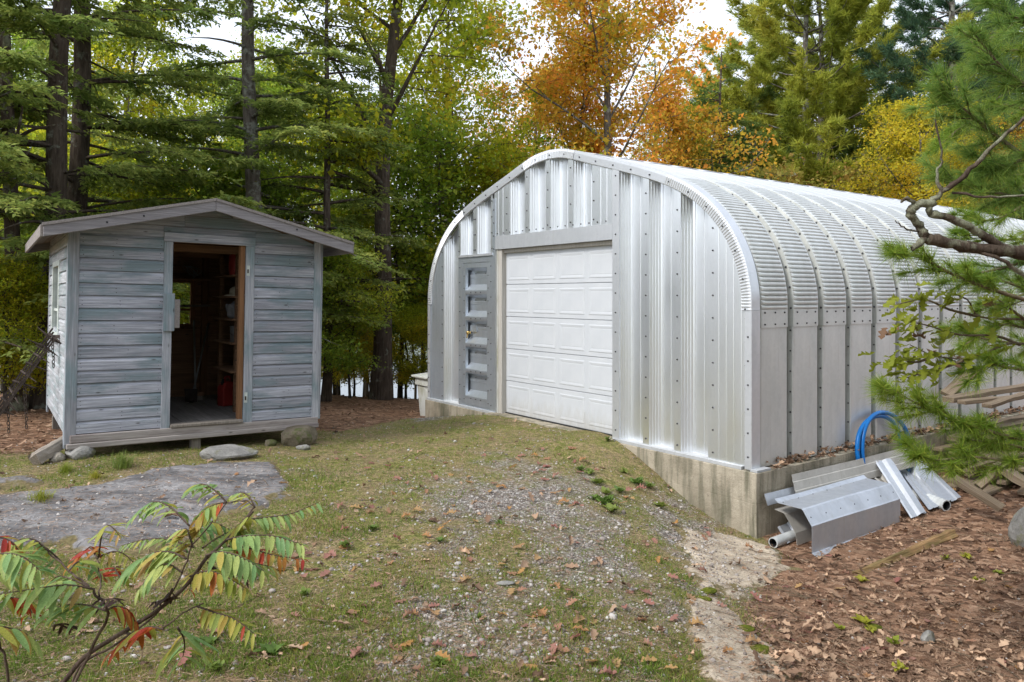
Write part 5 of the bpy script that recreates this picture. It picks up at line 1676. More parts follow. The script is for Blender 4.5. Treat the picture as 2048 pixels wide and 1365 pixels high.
# lichened dead limbs on a trunk at the left edge
o = empty('dead_snag', PX(22, 640, 12.0)); o.location.z = g1(o.location.x, 12.0)
tag(o, 'grey lichened tree trunk with bare forked limbs at the left edge', 'tree')
bz_ = o.location
MB().tube(bez([PX(40, 860, 12) - bz_, PX(30, 640, 12) - bz_, PX(22, 400, 12) - bz_, PX(12, 150, 12) - bz_, PX(0, -150, 12) - bz_], 4), [.14 - .004 * k_ for k_ in range(17)], 10).build('trunk', M_lich, o, True)
for pts in ([(20, 330, 11.9), (32, 280, 11.8), (42, 235, 11.7), (45, 210, 11.6)], [(28, 285, 11.8), (60, 262, 11.7), (110, 250, 11.6)], [(10, 380, 11.9), (40, 400, 11.6), (70, 430, 11.5)], [(0, 350, 11.9), (30, 340, 11.5), (60, 300, 11.3)]):
    MB().tube(bez([PX(*p) - bz_ for p in pts], 4), [.035 * (1 - k_ / (4 * (len(pts) - 1) + 1)) + .006 for k_ in range(4 * (len(pts) - 1) + 1)], 6).build('dead_limb', M_lich, o, True)

# ------------------------------------------------------------------ near trees at the right edge
dead = empty('dead_oak', (3.75, 4.6, g1(3.75, 4.6))); tag(dead, 'lichen-covered dead oak limb reaching in from the right edge', 'tree')
db_ = dead.location
def pxl(pts): return [PX(*p) - db_ for p in pts]
def taper(n, a, b): return [a + (b - a) * i / (n - 1) for i in range(n)]
tp = bez([Vector((0, 0, -.1)), Vector((.05, .02, 1.2)), Vector((.0, 0, 2.2)), Vector((.1, .05, 3.6)), Vector((.0, .1, 5.5))], 5)
MB().tube(tp, taper(len(tp), .15, .05), 12).build('trunk', M_lich, dead, True)
for pts, a, b in (
    ([(2260, 560, 4.6), (2120, 520, 4.5), (2048, 506, 4.45), (1960, 498, 4.4), (1880, 482, 4.35), (1850, 474, 4.35)], .062, .036),
    ([(1850, 474, 4.35), (1838, 450, 4.34), (1822, 430, 4.33), (1832, 410, 4.32), (1870, 405, 4.32)], .034, .028),
    ([(1850, 474, 4.35), (1838, 488, 4.33), (1824, 498, 4.32)], .03, .018),
    ([(2010, 502, 4.42), (1960, 465, 4.38), (1905, 440, 4.35), (1862, 428, 4.33)], .032, .03),
    ([(1862, 428, 4.33), (1858, 408, 4.32), (1885, 385, 4.3), (1940, 340, 4.25), (2000, 280, 4.2), (2060, 225, 4.15)], .026, .010),
    ([(1885, 385, 4.3), (1872, 350, 4.3), (1884, 315, 4.28), (1872, 240, 4.26)], .014, .005),
    ([(1832, 410, 4.32), (1815, 398, 4.3), (1800, 404, 4.3)], .018, .008),
    ([(1905, 385, 4.3), (1980, 395, 4.25), (2060, 392, 4.2)], .010, .006),
    ([(2060, 560, 4.4), (2000, 520, 4.35), (1950, 500, 4.4)], .018, .008),
    ([(1790, 442, 4.3), (1812, 458, 4.3), (1836, 462, 4.33)], .004, .007)):
    P = bez(pxl(pts), 5)
    P = [p + Vector((random.uniform(-.006, .006), random.uniform(-.006, .006), random.uniform(-.006, .006))) for p in P]
    MB().tube(P, [r_ * .78 * random.uniform(.85, 1.2) for r_ in taper(len(P), a, b)], 9).build('limb', M_lich, dead, True)

# near white pine: branches with needle tufts
rng = np.random.default_rng(5)
TUFT = []
for k_ in range(4):
    tv, tf = tuft_template(rng, 80, 1.75)
    c = tv.reshape(-1, 3, 3); mid = (c[:, 0] + c[:, 1]) / 2
    c[:, 0] = mid + (c[:, 0] - mid) * 1.15; c[:, 1] = mid + (c[:, 1] - mid) * 1.15
    TUFT.append(mesh_np('needle_tuft', c.reshape(-1, 3), tf))
pine = empty('near_pine', (4.5, 5.4, g1(4.5, 5.4))); tag(pine, 'young white pine with bright low boughs in front of the lumber heap', 'tree')
pine2 = empty('near_pine', (4.5, 5.0, g1(4.5, 5.0))); tag(pine2, 'taller white pine with dark soft boughs over the hut roof at the right edge', 'tree')
pb = pine.location
tp = bez([Vector((0, 0, -.1)), Vector((.03, 0, 1.5)), Vector((-.02, .02, 3.2)), Vector((.02, 0, 5.6))], 5)
MB().tube(tp, taper(len(tp), .09, .02), 10).build('trunk', M_bark, pine, True)
MB().tube([p + Vector((0, 0, .0)) for p in tp], taper(len(tp), .10, .03), 10).build('trunk', M_bark, pine2, True)
pine3 = empty('near_pine', (5.7, 6.5, g1(5.7, 6.5))); tag(pine3, 'white pine further back at the right edge hiding the far hut side', 'tree')
MB().tube([p * 1.15 for p in tp], taper(len(tp), .10, .03), 10).build('trunk', M_bark, pine3, True)
rr = random.Random(9)
n_t = 0
for pts, dens, tl in (
    ([(2200, 900, 5.4), (2050, 880, 5.2), (1940, 850, 5.1), (1850, 815, 5.0), (1775, 775, 5.0)], 13, 60),
    ([(2200, 960, 5.3), (2060, 930, 5.2), (1950, 915, 5.1), (1870, 920, 5.0), (1825, 895, 5.0)], 11, 55),
    ([(2200, 880, 5.5), (2100, 905, 5.4), (2020, 890, 5.3), (1940, 880, 5.2)], 8, 50),
    ([(2200, 720, 5.4), (2060, 740, 5.3), (1980, 730, 5.3), (1940, 760, 5.2)], 7, 50),
    ([(2200, 640, 5.4), (2050, 600, 5.2), (1930, 560, 5.1), (1850, 520, 5.0), (1805, 505, 5.0)], 10, 60),
    ([(2200, 540, 5.4), (2080, 520, 5.3), (1990, 540, 5.2), (1900, 560, 5.2)], 7, 55),
    ([(2200, 440, 5.2), (2060, 400, 5.1), (1960, 380, 5.0), (1890, 360, 5.0)], 11, 65),
    ([(2200, 380, 5.0), (2080, 330, 4.9), (1990, 270, 4.9), (1930, 220, 4.8), (1890, 190, 4.8)], 12, 65),
    ([(2200, 230, 4.8), (2090, 190, 4.7), (2010, 140, 4.7), (1950, 70, 4.6)], 10, 65),
    ([(2200, 90, 4.7), (2090, 60, 4.7), (2020, 30, 4.6), (1960, -20, 4.6)], 8, 60),
    ([(2200, 300, 5.2), (2100, 280, 5.1), (2020, 330, 5.0), (1950, 310, 5.0)], 9, 60),
    ([(2200, 330, 6.6), (2100, 250, 6.5), (2010, 210, 6.4), (1930, 250, 6.3), (1880, 290, 6.3)], 10, 65), ([(2200, 420, 6.6), (2080, 400, 6.5), (1990, 440, 6.4), (1915, 430, 6.3)], 9, 60),
    ([(2200, 200, 6.6), (2090, 120, 6.5), (2000, 100, 6.4), (1930, 130, 6.4)], 9, 65), ([(2200, 620, 6.6), (2090, 660, 6.5), (2000, 650, 6.4), (1930, 690, 6.3)], 9, 55),
    ([(2200, 560, 6.6), (2100, 570, 6.5), (2020, 600, 6.4), (1960, 620, 6.3)], 8, 55),
    ([(2200, 60, 6.6), (2090, 20, 6.5), (2010, 60, 6.4), (1960, 90, 6.4)], 7, 60), ([(2200, 600, 6.2), (2090, 590, 6.1), (2000, 560, 6.0), (1930, 540, 6.0)], 9, 60), ([(2200, 690, 6.2), (2080, 690, 6.1), (1980, 680, 6.0), (1905, 660, 6.0)], 9, 55), ([(2200, 490, 6.2), (2100, 475, 6.1), (2000, 480, 6.0), (1930, 465, 6.0)], 8, 60),
    ([(2200, 360, 6.7), (2110, 340, 6.6), (2040, 350, 6.5), (1960, 350, 6.4)], 8, 60)):
    tree_ = pine3 if pts[0][2] > 6 else pine if pts[0][1] >= 630 else pine2
    pb = tree_.location
    dens = int(dens * 1.7)
    P = bez([PX(*p) - pb for p in pts], 5)
    br = MB(); br.tube(P, taper(len(P), .018, .004), 6)
    spots = []
    for i in range(dens):
        t_ = .25 + .75 * (i + rr.random() * .6) / dens
        j = min(int(t_ * (len(P) - 1)), len(P) - 2)
        b0 = P[j]; dr = (P[j + 1] - P[j]).normalized()
        side = Vector((rr.uniform(-.4, .2), rr.uniform(-.8, .8), rr.uniform(-.8, .8)))
        d_ = (dr * 1.1 + side).normalized()
        e_ = b0 + d_ * rr.uniform(.6, 1.2) * tl / F * 5
        if i == dens - 1: b0 = P[-1]; e_ = P[-1] + dr * .05; d_ = dr
        br.tube([b0, b0.lerp(e_, .5) + Vector((0, 0, -.01)), e_], [.004, .003, .002], 4)
        spots.append((e_, d_)); spots.append((b0.lerp(e_, .55), d_))
        if rr.random() < .35: spots.append((b0, (dr + Vector((0, 0, .4))).normalized()))
    bo = br.build('branch', M_twig, tree_, True)
    for e_, d_ in spots:
        o = put('needle_tuft', TUFT[n_t % 4], M_near_d if tree_ is pine2 else M_near, bo, e_, d_.to_track_quat('X', 'Z').to_euler())
        s_ = rr.uniform(.11, .16); o.scale = (s_, s_, s_)
        n_t += 1

# oak leaf outline shared by the near oak, the fallen leaves and the litter
def oak_leaf(lobes=3, seed=0, curl=.12, per=4):
    """lobed outline with rounded tips, folded a little along the midrib and curled"""
    rr_ = random.Random(seed)
    xs = np.linspace(0, 1, lobes * per + 2)
    ph = rr_.uniform(-.06, .06)
    up, dn = [], []
    for i, x_ in enumerate(xs):
        env = .34 * math.sin(math.pi * min(1, .06 + .90 * x_)) ** .65 * (.75 + .5 * x_ * (1.15 - x_))
        w_ = .5 - .5 * math.cos(2 * math.pi * (x_ * lobes + ph))
        y_ = env * (.34 + .66 * w_ ** .7)
        sh = .06 * w_ * (1 - x_)
        if i in (0, len(xs) - 1): y_ = .006
        up.append((x_ + sh, y_ * rr_.uniform(.92, 1.08))); dn.append((x_ + sh, -y_ * rr_.uniform(.85, 1.1)))
    n = len(xs)
    A = np.array([(x_, y_, 0) for x_, y_ in up] + [(x_, y_, 0) for x_, y_ in dn] + [(x_, 0, 0) for x_ in xs])
    Fc = []
    for i in range(n - 1):
        a, b_, m0, m1 = i, i + 1, 2 * n + i, 2 * n + i + 1
        Fc += [(m0, m1, b_), (m0, b_, a), (m0, n + i, n + i + 1), (m0, n + i + 1, m1)]
    A[:, 2] = curl * (1.5 * np.abs(A[:, 1]) ** 1.2 + .5 * (A[:, 0] - .5) ** 2 * rr_.uniform(-1, 1.5) + .08 * np.sin(A[:, 0] * 9 + seed))
    return A, np.array(Fc)
OAKT = [oak_leaf(3, 1, .25), oak_leaf(4, 2, .45), oak_leaf(3, 3, -.25), oak_leaf(4, 4, .8), oak_leaf(3, 5, .5)]
OAKL = [oak_leaf(3, 1, .35, 3), oak_leaf(3, 2, .6, 3), oak_leaf(2, 3, -.35, 3), oak_leaf(3, 4, 1.1, 3), oak_leaf(2, 5, .8, 3)]
OAKM = [mesh_np('leaf', a, b_) for a, b_ in OAKT]
oak = empty('oak_sapling', (4.35, 5.75, g1(4.35, 5.75))); tag(oak, 'oak sapling with lobed yellow-green leaves in front of the hut side', 'tree')
ob_ = oak.location
tp = bez([Vector((0, 0, -.1)), Vector((-.02, 0, 1.0)), Vector((.05, 0, 2.2)), Vector((0, 0, 3.2))], 4)
MB().tube(tp, taper(len(tp), .04, .012), 8).build('trunk', M_bark3, oak, True)
rr = random.Random(21)
n_l = 0
for pts, n_ in (([(2200, 700, 5.7), (2050, 688, 5.5), (2010, 690, 5.4), (1940, 716, 5.3), (1870, 712, 5.3), (1820, 690, 5.25)], 32),
                ([(2040, 690, 5.45), (1990, 672, 5.4), (1920, 670, 5.3), (1850, 650, 5.25), (1795, 640, 5.2)], 36),
                ([(2200, 660, 5.7), (2050, 640, 5.5), (1960, 634, 5.4), (1935, 600, 5.35), (1895, 585, 5.3)], 18),
                ([(1960, 634, 5.4), (1900, 620, 5.3), (1850, 600, 5.25), (1790, 610, 5.2)], 13),
                ([(1940, 716, 5.3), (1890, 735, 5.25), (1850, 745, 5.2), (1800, 760, 5.2)], 28),
                ([(2050, 640, 5.5), (2010, 610, 5.4), (1985, 590, 5.4)], 10),
                ([(1870, 712, 5.3), (1830, 725, 5.25), (1790, 715, 5.2)], 24)):
    P = bez([PX(*p) - ob_ for p in pts], 4)
    MB().tube(P, taper(len(P), .012, .003), 6).build('branch', M_twig, oak, True)
    for i in range(n_):
        t_ = 1 - (rr.random() ** 1.4) * .62
        j = min(int(t_ * (len(P) - 1)), len(P) - 2)
        q = P[j].lerp(P[j + 1], rr.random())
        q = q + Vector((rr.gauss(0, .045), rr.gauss(0, .07), rr.gauss(0, .045)))
        dry = rr.random() < .07
        o = put('leaf', OAKM[n_l % 5], M_oakb if dry else M_oak, oak, q, (rr.uniform(-.9, .9), rr.uniform(-.2, 1.0), rr.uniform(1.9, 4.4)))
        s_ = rr.uniform(.085, .14); o.scale = (s_, s_, s_)
        n_l += 1

# ------------------------------------------------------------------ sumac in the foreground
LFT = []
for k_ in range(3):
    A = []
    n = 6
    for i in range(n + 1):
        x_ = i / n
        wv = .128 * math.sin(math.pi * min(1, x_ * .92 + .06)) ** .75 * (1 - .25 * x_) if i < n else 0.0
        if i == 0: wv = .02
        zz = -.16 * x_ ** 2 * (1 + k_ * .35) + .01 * math.sin(x_ * 9 + k_)
        A += [(x_, wv, zz + .35 * wv), (x_, 0, zz), (x_, -wv, zz + .35 * wv)]
    Fc = []
    for i in range(n):
        a = 3 * i
        Fc += [(a, a + 1, a + 4, a + 3), (a + 1, a + 2, a + 5, a + 4)]
    LFT.append(mesh_np('leaflet', np.array(A), np.array(Fc), True))
def ps(x, y, d): return PX(x / 2.844, 900 + y / 2.844, d)     # pixels of the enlarged corner
def sumac(root_loc, label, stems, fronds, seed, kn):
    o = empty('sumac_shrub', root_loc); tag(o, label, 'shrub')
    b0 = o.location; rr = random.Random(seed)
    for pts, a, b_ in stems:
        P = bez([(ps(*p) if len(p) == 3 and not isinstance(p, Vector) else p) - b0 for p in pts], 5)
        MB().tube([p + Vector((rr.uniform(-.003, .003),) * 3) for p in P], taper(len(P), a * .72, b_ * .8), 8).build('stem', M_stem, o, True)
    for pts, n, L, mat, d in fronds:
        n = round(n * kn); k = len(pts)
        P = [ps(x, y, d + dd) - b0 for (x, y), dd in zip(pts, np.linspace(0, rr.uniform(-.16, .16), k))]
        P = bez(P, 6)
        fo = MB().tube(P, taper(len(P), .0045, .0015), 5).build('frond', M_stem, o, True)
        for i in range(n):
            t_ = .14 + .84 * i / (n - 1)
            j = min(int(t_ * (len(P) - 1)), len(P) - 2)
            q = P[j].lerp(P[j + 1], t_ * (len(P) - 1) - j)
            ax = (P[j + 1] - P[j]).normalized()
            lat = ax.cross(Vector((0, 0, 1)))
            lat = lat.normalized() if lat.length > .05 else Vector((0, 1, 0))
            for sg in (-1, 1):
                if rr.random() < .06: continue
                dv = (lat * sg * rr.uniform(.55, .85) + ax * rr.uniform(.25, .5) + Vector((0, 0, -rr.uniform(.05, .65)))).normalized()
                m_ = mat
                if mat is M_su_g and (rr.random() < .14): m_ = M_su_y
                if mat is M_su_r and (rr.random() < .35): m_ = M_su_y
                if mat is M_su_y and (rr.random() < .2): m_ = M_su_g if rr.random() < .75 else M_su_r
                lf = put('leaflet', LFT[rr.randrange(3)], m_, fo, q, (dv.to_track_quat('X', 'Z') @ Euler((rr.uniform(-.4, .4), 0, 0)).to_quaternion()).to_euler())
                s_ = 1.28 * L * (1 - .45 * abs(t_ - .42) * 1.4) * rr.uniform(.85, 1.1)
                lf.scale = (s_, s_, s_)
    return o
d0 = 3.15
base1 = PX(60, 1520, 3.0); base1.z = g1(base1.x, base1.y)
fr1 = [([(1075, 430), (960, 320), (860, 300), (760, 385)], 9, .085, M_su_g, 3.2), ([(1290, 300), (1220, 230), (1150, 195), (1085, 215)], 9, .075, M_su_g, 3.3),
       ([(1380, 400), (1500, 385), (1650, 365), (1810, 300)], 9, .07, M_su_g, 3.25), ([(1290, 510), (1400, 490), (1560, 490), (1730, 545)], 10, .085, M_su_g, 3.1),
       ([(1170, 600), (1260, 580), (1380, 615), (1500, 690)], 9, .10, M_su_g, 3.0), ([(1300, 550), (1420, 560), (1560, 600), (1735, 625)], 9, .075, M_su_r, 3.3),
       ([(1060, 620), (960, 580), (840, 600), (700, 720)], 9, .10, M_su_g, 3.0), ([(1290, 300), (1230, 310), (1170, 340), (1115, 400)], 7, .075, M_su_y, 3.2),
       ([(1450, 330), (1420, 270), (1380, 245), (1320, 260)], 6, .06, M_su_y, 3.3), ([(1100, 560), (1080, 500), (1060, 450), (1000, 470)], 7, .085, M_su_y, 3.1),
       ([(1080, 550), (960, 510), (830, 510), (690, 545)], 8, .06, M_su_g, 3.4), ([(930, 1020), (840, 1010), (740, 1060), (620, 1165)], 8, .09, M_su_r, 2.95),
       ([(1120, 890), (1220, 925), (1330, 960), (1450, 1050)], 8, .075, M_su_y, 3.1), ([(1160, 640), (1120, 690), (1090, 730), (1080, 800)], 6, .06, M_su_r, 3.2),
       ([(1440, 350), (1380, 420), (1330, 450), (1300, 490)], 6, .07, M_su_y, 3.2), ([(1010, 1010), (1040, 1060), (1050, 1110), (1040, 1180)], 4, .14, M_su_g, 2.75),
       ([(980, 790), (960, 830), (930, 850), (860, 870)], 6, .05, M_su_d, 3.1), ([(1180, 640), (1250, 690), (1300, 690), (1400, 740)], 5, .05, M_su_d, 3.15)]
up_ = (0, 1, 7, 8, 9, 10, 6, 16)
base3 = PX(110, 1530, 3.1); base3.z = g1(base3.x, base3.y)
sumac(base3, 'thin sumac stem with pale green fronds rising behind the leaning sumac',
      [([base3, ps(420, 1290, 3.16), ps(640, 1120, 3.2), ps(860, 960, 3.22), ps(960, 840, 3.2), ps(1040, 690, 3.2), ps(1085, 550, 3.2), ps(1075, 430, 3.22)], .008, .004),
       ([ps(1085, 550, 3.2), ps(1200, 420, 3.22), ps(1290, 300, 3.24)], .005, .003), ([ps(1290, 300, 3.24), ps(1400, 290, 3.26), ps(1450, 330, 3.26)], .004, .003)], [fr1[i] for i in up_] + [([(1150, 560), (1240, 500), (1330, 460), (1430, 450)], 8, .075, M_su_g, 3.2), ([(1080, 480), (1150, 430), (1220, 415), (1310, 455)], 8, .075, M_su_g, 3.25), ([(1060, 580), (990, 545), (930, 555), (870, 620)], 8, .075, M_su_g, 3.2)], 5, 1.7)
fr1 = [f for i, f in enumerate(fr1) if i not in up_] + [([(1200, 580), (1300, 630), (1420, 640), (1560, 670)], 9, .08, M_su_g, 3.05), ([(1080, 720), (1180, 690), (1280, 720), (1400, 790)], 8, .085, M_su_y, 3.05), ([(1040, 700), (950, 650), (870, 690), (790, 800)], 8, .085, M_su_g, 3.0)]
sumac(base1, 'leaning sumac shrub with green and red drooping leaflets in the foreground',
      [([base1, ps(250, 1420, 3.05), ps(360, 1323, 3.08), ps(480, 1180, 3.1), ps(680, 1050, 3.12), ps(900, 910, 3.14), ps(1060, 770, 3.15), ps(1170, 620, 3.16)], .016, .009),
       ([ps(1170, 620, 3.16), ps(1290, 510, 3.18), ps(1380, 410, 3.22), ps(1440, 330, 3.26)], .009, .004),        ([ps(680, 1050, 3.12), ps(800, 1040, 3.1), ps(930, 1010, 3.1), ps(1040, 930, 3.12), ps(1160, 870, 3.14)], .007, .003)], fr1, 3, 1.6)
base2 = PX(20, 1500, 2.9); base2.z = g1(base2.x, base2.y)
fr2 = [([(280, 580), (200, 515), (120, 510), (40, 560)], 7, .08, M_su_g, 3.05), ([(390, 690), (440, 640), (500, 640), (560, 700)], 6, .08, M_su_g, 3.0), ([(-60, 720), (40, 700), (140, 725), (240, 790)], 8, .09, M_su_g, 2.9), ([(600, 915), (660, 890), (720, 910), (770, 980)], 6, .075, M_su_r, 3.0),
       ([(520, 790), (380, 770), (200, 790), (-40, 830)], 11, .10, M_su_g, 2.95), ([(600, 915), (500, 885), (400, 880), (290, 905)], 8, .10, M_su_g, 2.9), ([(390, 690), (300, 590), (220, 545), (90, 560)], 8, .08, M_su_g, 3.1),
       ([(555, 620), (520, 560), (500, 560), (405, 650)], 6, .075, M_su_r, 3.2), ([(560, 610), (580, 480), (620, 430), (680, 490)], 6, .07, M_su_y, 3.25), ([(-90, 620), (20, 590), (130, 610), (230, 690)], 9, .11, M_su_g, 2.8),
       ([(500, 780), (420, 740), (330, 720), (280, 760)], 7, .085, M_su_g, 2.95), ([(-60, 520), (0, 500), (60, 520), (110, 575)], 5, .075, M_su_r, 2.9), ([(-60, 1000), (30, 1010), (120, 1030), (200, 1090)], 5, .10, M_su_g, 2.7),
       ([(690, 740), (660, 690), (640, 670), (575, 730)], 5, .075, M_su_r, 3.15), ([(-40, 820), (60, 840), (150, 860), (180, 930)], 6, .085, M_su_r, 2.85), ([(560, 610), (640, 580), (700, 590), (760, 640)], 5, .06, M_su_y, 3.3),
       ([(560, 850), (600, 850), (640, 850), (670, 860)], 4, .055, M_su_d, 3.0), ([(300, 1000), (360, 990), (400, 1000), (440, 1010)], 4, .055, M_su_d, 2.9)]
sumac(base2, 'lower sumac shrub with broad green leaflets at the left edge',
      [([base2, ps(470, 1240, 3.06), ps(540, 1090, 3.04), ps(620, 930, 3.0), ps(560, 840, 2.98), ps(500, 770, 2.97), ps(390, 690, 3.02), ps(280, 580, 3.06)], .010, .004),
       ([ps(560, 840, 2.98), ps(570, 740, 3.05), ps(555, 620, 3.15)], .005, .003), ([base2, ps(40, 1300, 2.8), ps(20, 1150, 2.78), ps(-60, 1000, 2.75), ps(-90, 620, 2.8)], .008, .004)], fr2, 8, 1.3)

# ------------------------------------------------------------------ ground detail
hutb = (HM.inverted())
def outside_hut(x, y):
    m = np.array(hutb)
    s = m[0, 0] * x + m[0, 1] * y + m[0, 3]; t_ = m[1, 0] * x + m[1, 1] * y + m[1, 3]
    return ~((s > -.06) & (s < W + .12) & (t_ > -.07) & (t_ < DEEP + .1))
SI = np.array((Matrix.Translation(shed.location) @ Euler((0, 0, SY)).to_matrix().to_4x4()).inverted())
def outside_shed(x, y, m=.05):
    s = SI[0, 0] * x + SI[0, 1] * y + SI[0, 3]; t_ = SI[1, 0] * x + SI[1, 1] * y + SI[1, 3]
    return ~((s > m) & (s < SW - m) & (t_ > m) & (t_ < SD - m))
rock_polys = [o for o in bpy.data.objects if o.name.startswith('bedrock')]
from mathutils.bvhtree import BVHTree
ROCKT = []
for o in rock_polys:
    me = o.data
    vs = [v_.co.copy() for v_ in me.vertices]
    ROCKT.append(BVHTree.FromPolygons(vs, [tuple(p.vertices) for p in me.polygons]))
def surf(x, y, z):
    """top of soil or bedrock at each point, and whether it is bedrock"""
    zz = z.copy(); on = np.zeros(len(x), bool)
    near = np.where((y < 9))[0]
    for i in near:
        for T in ROCKT:
            h = T.ray_cast(Vector((x[i], y[i], 3)), Vector((0, 0, -1)))
            if h[0] is not None and h[0].z > zz[i]: zz[i] = h[0].z; on[i] = True
    return zz, on
def spread_pts(n, dmin, dmax, rng, kx=.74):
    d = 1 / rng.uniform(1 / dmax, 1 / dmin, n)
    x = d * rng.uniform(-kx, kx, n)
    ok = outside_hut(x, d)
    return x[ok], d[ok]
rng = np.random.default_rng(99)
# grass and moss blades
x, y = spread_pts(330000, 3.6, 13, rng)
k = (1 - mask_litter(x, y)) * np.clip(1.15 - 1.3 * mask_gravel(x, y), .03, 1) * sstep(-.35, .25, fbm(x, y, .35, 61) + .12)
ok = (rng.random(len(x)) < k) & outside_shed(x, y)
x, y = x[ok], y[ok]
z, on = surf(x, y, gz(x, y)); x, y, z = x[~on], y[~on], z[~on]
n = len(x)
bl = np.array([(-.04, 0, 0), (.04, 0, 0), (.03, .22, .6), (0, .55, 1.0)])
hgt = rng.uniform(.014, .044, n) * (1 + .7 * np.clip(fbm(x, y, .5, 77), -.5, 1)) * np.interp(y, [4, 10], [1, .8])
V, Fa = scatter(bl, [(0, 1, 2), (0, 2, 3)], np.c_[x, y, z - .003], rotmats(rng.uniform(0, 6.283, n), rng.normal(0, .35, n), rng.normal(0, .35, n)), np.c_[np.full(n, .045), hgt, hgt])
tag(put('grass', mesh_np('grass', V, Fa), M_grass), 'short mossy grass over the yard', 'grass', kind='stuff')
# pebbles
x, y = spread_pts(100000, 3.6, 12.5, rng)
k = np.clip(mask_gravel(x, y) * 1.4 - .26, .10, 1) * (1 - .7 * mask_litter(x, y))
ok = (rng.random(len(x)) < k) & outside_shed(x, y)
x, y = x[ok], y[ok]
z, on = surf(x, y, gz(x, y))
bm = bmesh.new(); bmesh.ops.create_icosphere(bm, subdivisions=1, radius=1)
pv = np.array([tuple(v_.co) for v_ in bm.verts]); pf = np.array([[v_.index for v_ in f.verts] for f in bm.faces]); bm.free()
n = len(x); s0 = rng.lognormal(-4.95, .45, n)
S = np.c_[s0 * rng.uniform(.8, 1.4, n), s0 * rng.uniform(.7, 1.1, n), s0 * rng.uniform(.4, .75, n)]
V, Fa = scatter(pv, pf, np.c_[x, y, z + S[:, 2] * .3], rotmats(rng.uniform(0, 6.283, n), rng.normal(0, .25, n), rng.normal(0, .25, n)), S)
tag(put('gravel', mesh_np('gravel', V, Fa), M_peb), 'loose grey gravel scattered over the yard', 'gravel', kind='stuff')
# leaf litter
def litter(n0, dmin, dmax, fn, size, name, label, lift=.008, tilt=.38, parent=None):
    x, y = spread_pts(n0, dmin, dmax, rng, .8)
    ok = (rng.random(len(x)) < fn(x, y)) & outside_shed(x, y)
    x, y = x[ok], y[ok]
    z, on = surf(x, y, gz(x, y))
    grp = rng.integers(0, 5, len(x))
    VV, FF, b_ = [], [], 0
    for g in range(5):
        m = grp == g
        c = m.sum()
        if not c: continue
        V, Fa = scatter(OAKL[g][0], OAKL[g][1], np.c_[x[m], y[m], z[m] + rng.uniform(0, lift * 2, c)], rotmats(rng.uniform(0, 6.283, c), rng.normal(0, tilt, c), rng.normal(0, tilt, c)), size * np.clip(rng.lognormal(-.12, .42, c), .35, 2.0))
        VV.append(V); FF.append(Fa + b_); b_ += len(V)
    return tag(put(name, mesh_np(name, np.concatenate(VV), np.concatenate(FF)), M_litter, parent), label, 'fallen leaves' if not parent else None, kind='stuff')
litter(21000, 4.0, 22, lambda x, y: mask_litter(x, y) * np.clip(.62 + .6 * fbm(x, y, .55, 71), .15, 1) + .05 * (y < 11), .062, 'leaf_litter', 'brown oak leaf litter over the slope and under the trees', .014)
# leaves on the foundation ledge
n = 900
ls = W + rng.uniform(-.16, .085, n); ly = rng.uniform(.22, 7.0, n)
W3 = np.array([tuple(hp_(a, b_, 0)) for a, b_ in zip(ls, ly)])
W3[:, 2] = ZB + rng.uniform(0, .11, n) * np.interp(ls, [W - .16, W + .085], [1, .25])
VV, FF, b_ = [], [], 0
for g in range(5):
    m = np.arange(n) % 5 == g
    c = m.sum()
    V, Fa = scatter(OAKL[g][0], OAKL[g][1], W3[m], rotmats(rng.uniform(0, 6.283, c), rng.normal(0, .5, c), rng.normal(0, .5, c)), .085 * rng.uniform(.6, 1.2, c))
    VV.append(V); FF.append(Fa + b_); b_ += len(V)
tag(put('ledge_leaves', mesh_np('ledge_leaves', np.concatenate(VV), np.concatenate(FF)), M_litter), 'drift of dry leaves on the concrete ledge', 'fallen leaves', kind='stuff')
# dry needles and twigs over grass, bedrock and litter
x, y = spread_pts(95000, 3.7, 11, rng)
ok = outside_shed(x, y) & (rng.random(len(x)) < .45 + .5 * mask_litter(x, y)); x, y = x[ok], y[ok]
z, on = surf(x, y, gz(x, y)); n = len(x)
nv = np.array([(-.5, -.012, 0), (-.5, .012, 0), (.5, .008, .02), (.5, -.008, .02)])
V, Fa = scatter(nv, [(0, 1, 2, 3)], np.c_[x, y, z + .012], rotmats(rng.uniform(0, 6.283, n), rng.normal(0, .12, n), rng.normal(0, .5, n)), np.c_[rng.uniform(.04, .11, n), rng.uniform(.06, .13, n), np.full(n, .1)])
tag(put('needle_litter', mesh_np('needle_litter', V, Fa), M_litter), 'dry pine needles strewn over the yard', 'needles', kind='stuff')
x, y = spread_pts(1500, 3.8, 10, rng)
ok = outside_shed(x, y) & (rng.random(len(x)) < .12 + .6 * mask_litter(x, y)); x, y = x[ok], y[ok]
z, on = surf(x, y, gz(x, y)); n = len(x)
tv = np.array([(-.5, -.5, 0), (-.5, .5, 0), (-.5, 0, .8), (0, -.4, .3), (0, .6, .3), (0, .1, 1.), (.5, -.2, .2), (.5, .2, .2), (.5, 0, .5)])
tf = [(0, 1, 4, 3), (1, 2, 5, 4), (2, 0, 3, 5), (3, 4, 7, 6), (4, 5, 8, 7), (5, 3, 6, 8)]
V, Fa = scatter(tv, tf, np.c_[x, y, z + .012], rotmats(rng.uniform(0, 6.283, n), rng.normal(0, .12, n), rng.normal(0, .3, n)), np.c_[rng.uniform(.06, .34, n), rng.uniform(.004, .009, n), rng.uniform(.004, .009, n)])
tag(put('twigs', mesh_np('twigs', V, Fa), M_twig), 'small broken twigs lying in the litter and grass', 'twigs', kind='stuff')
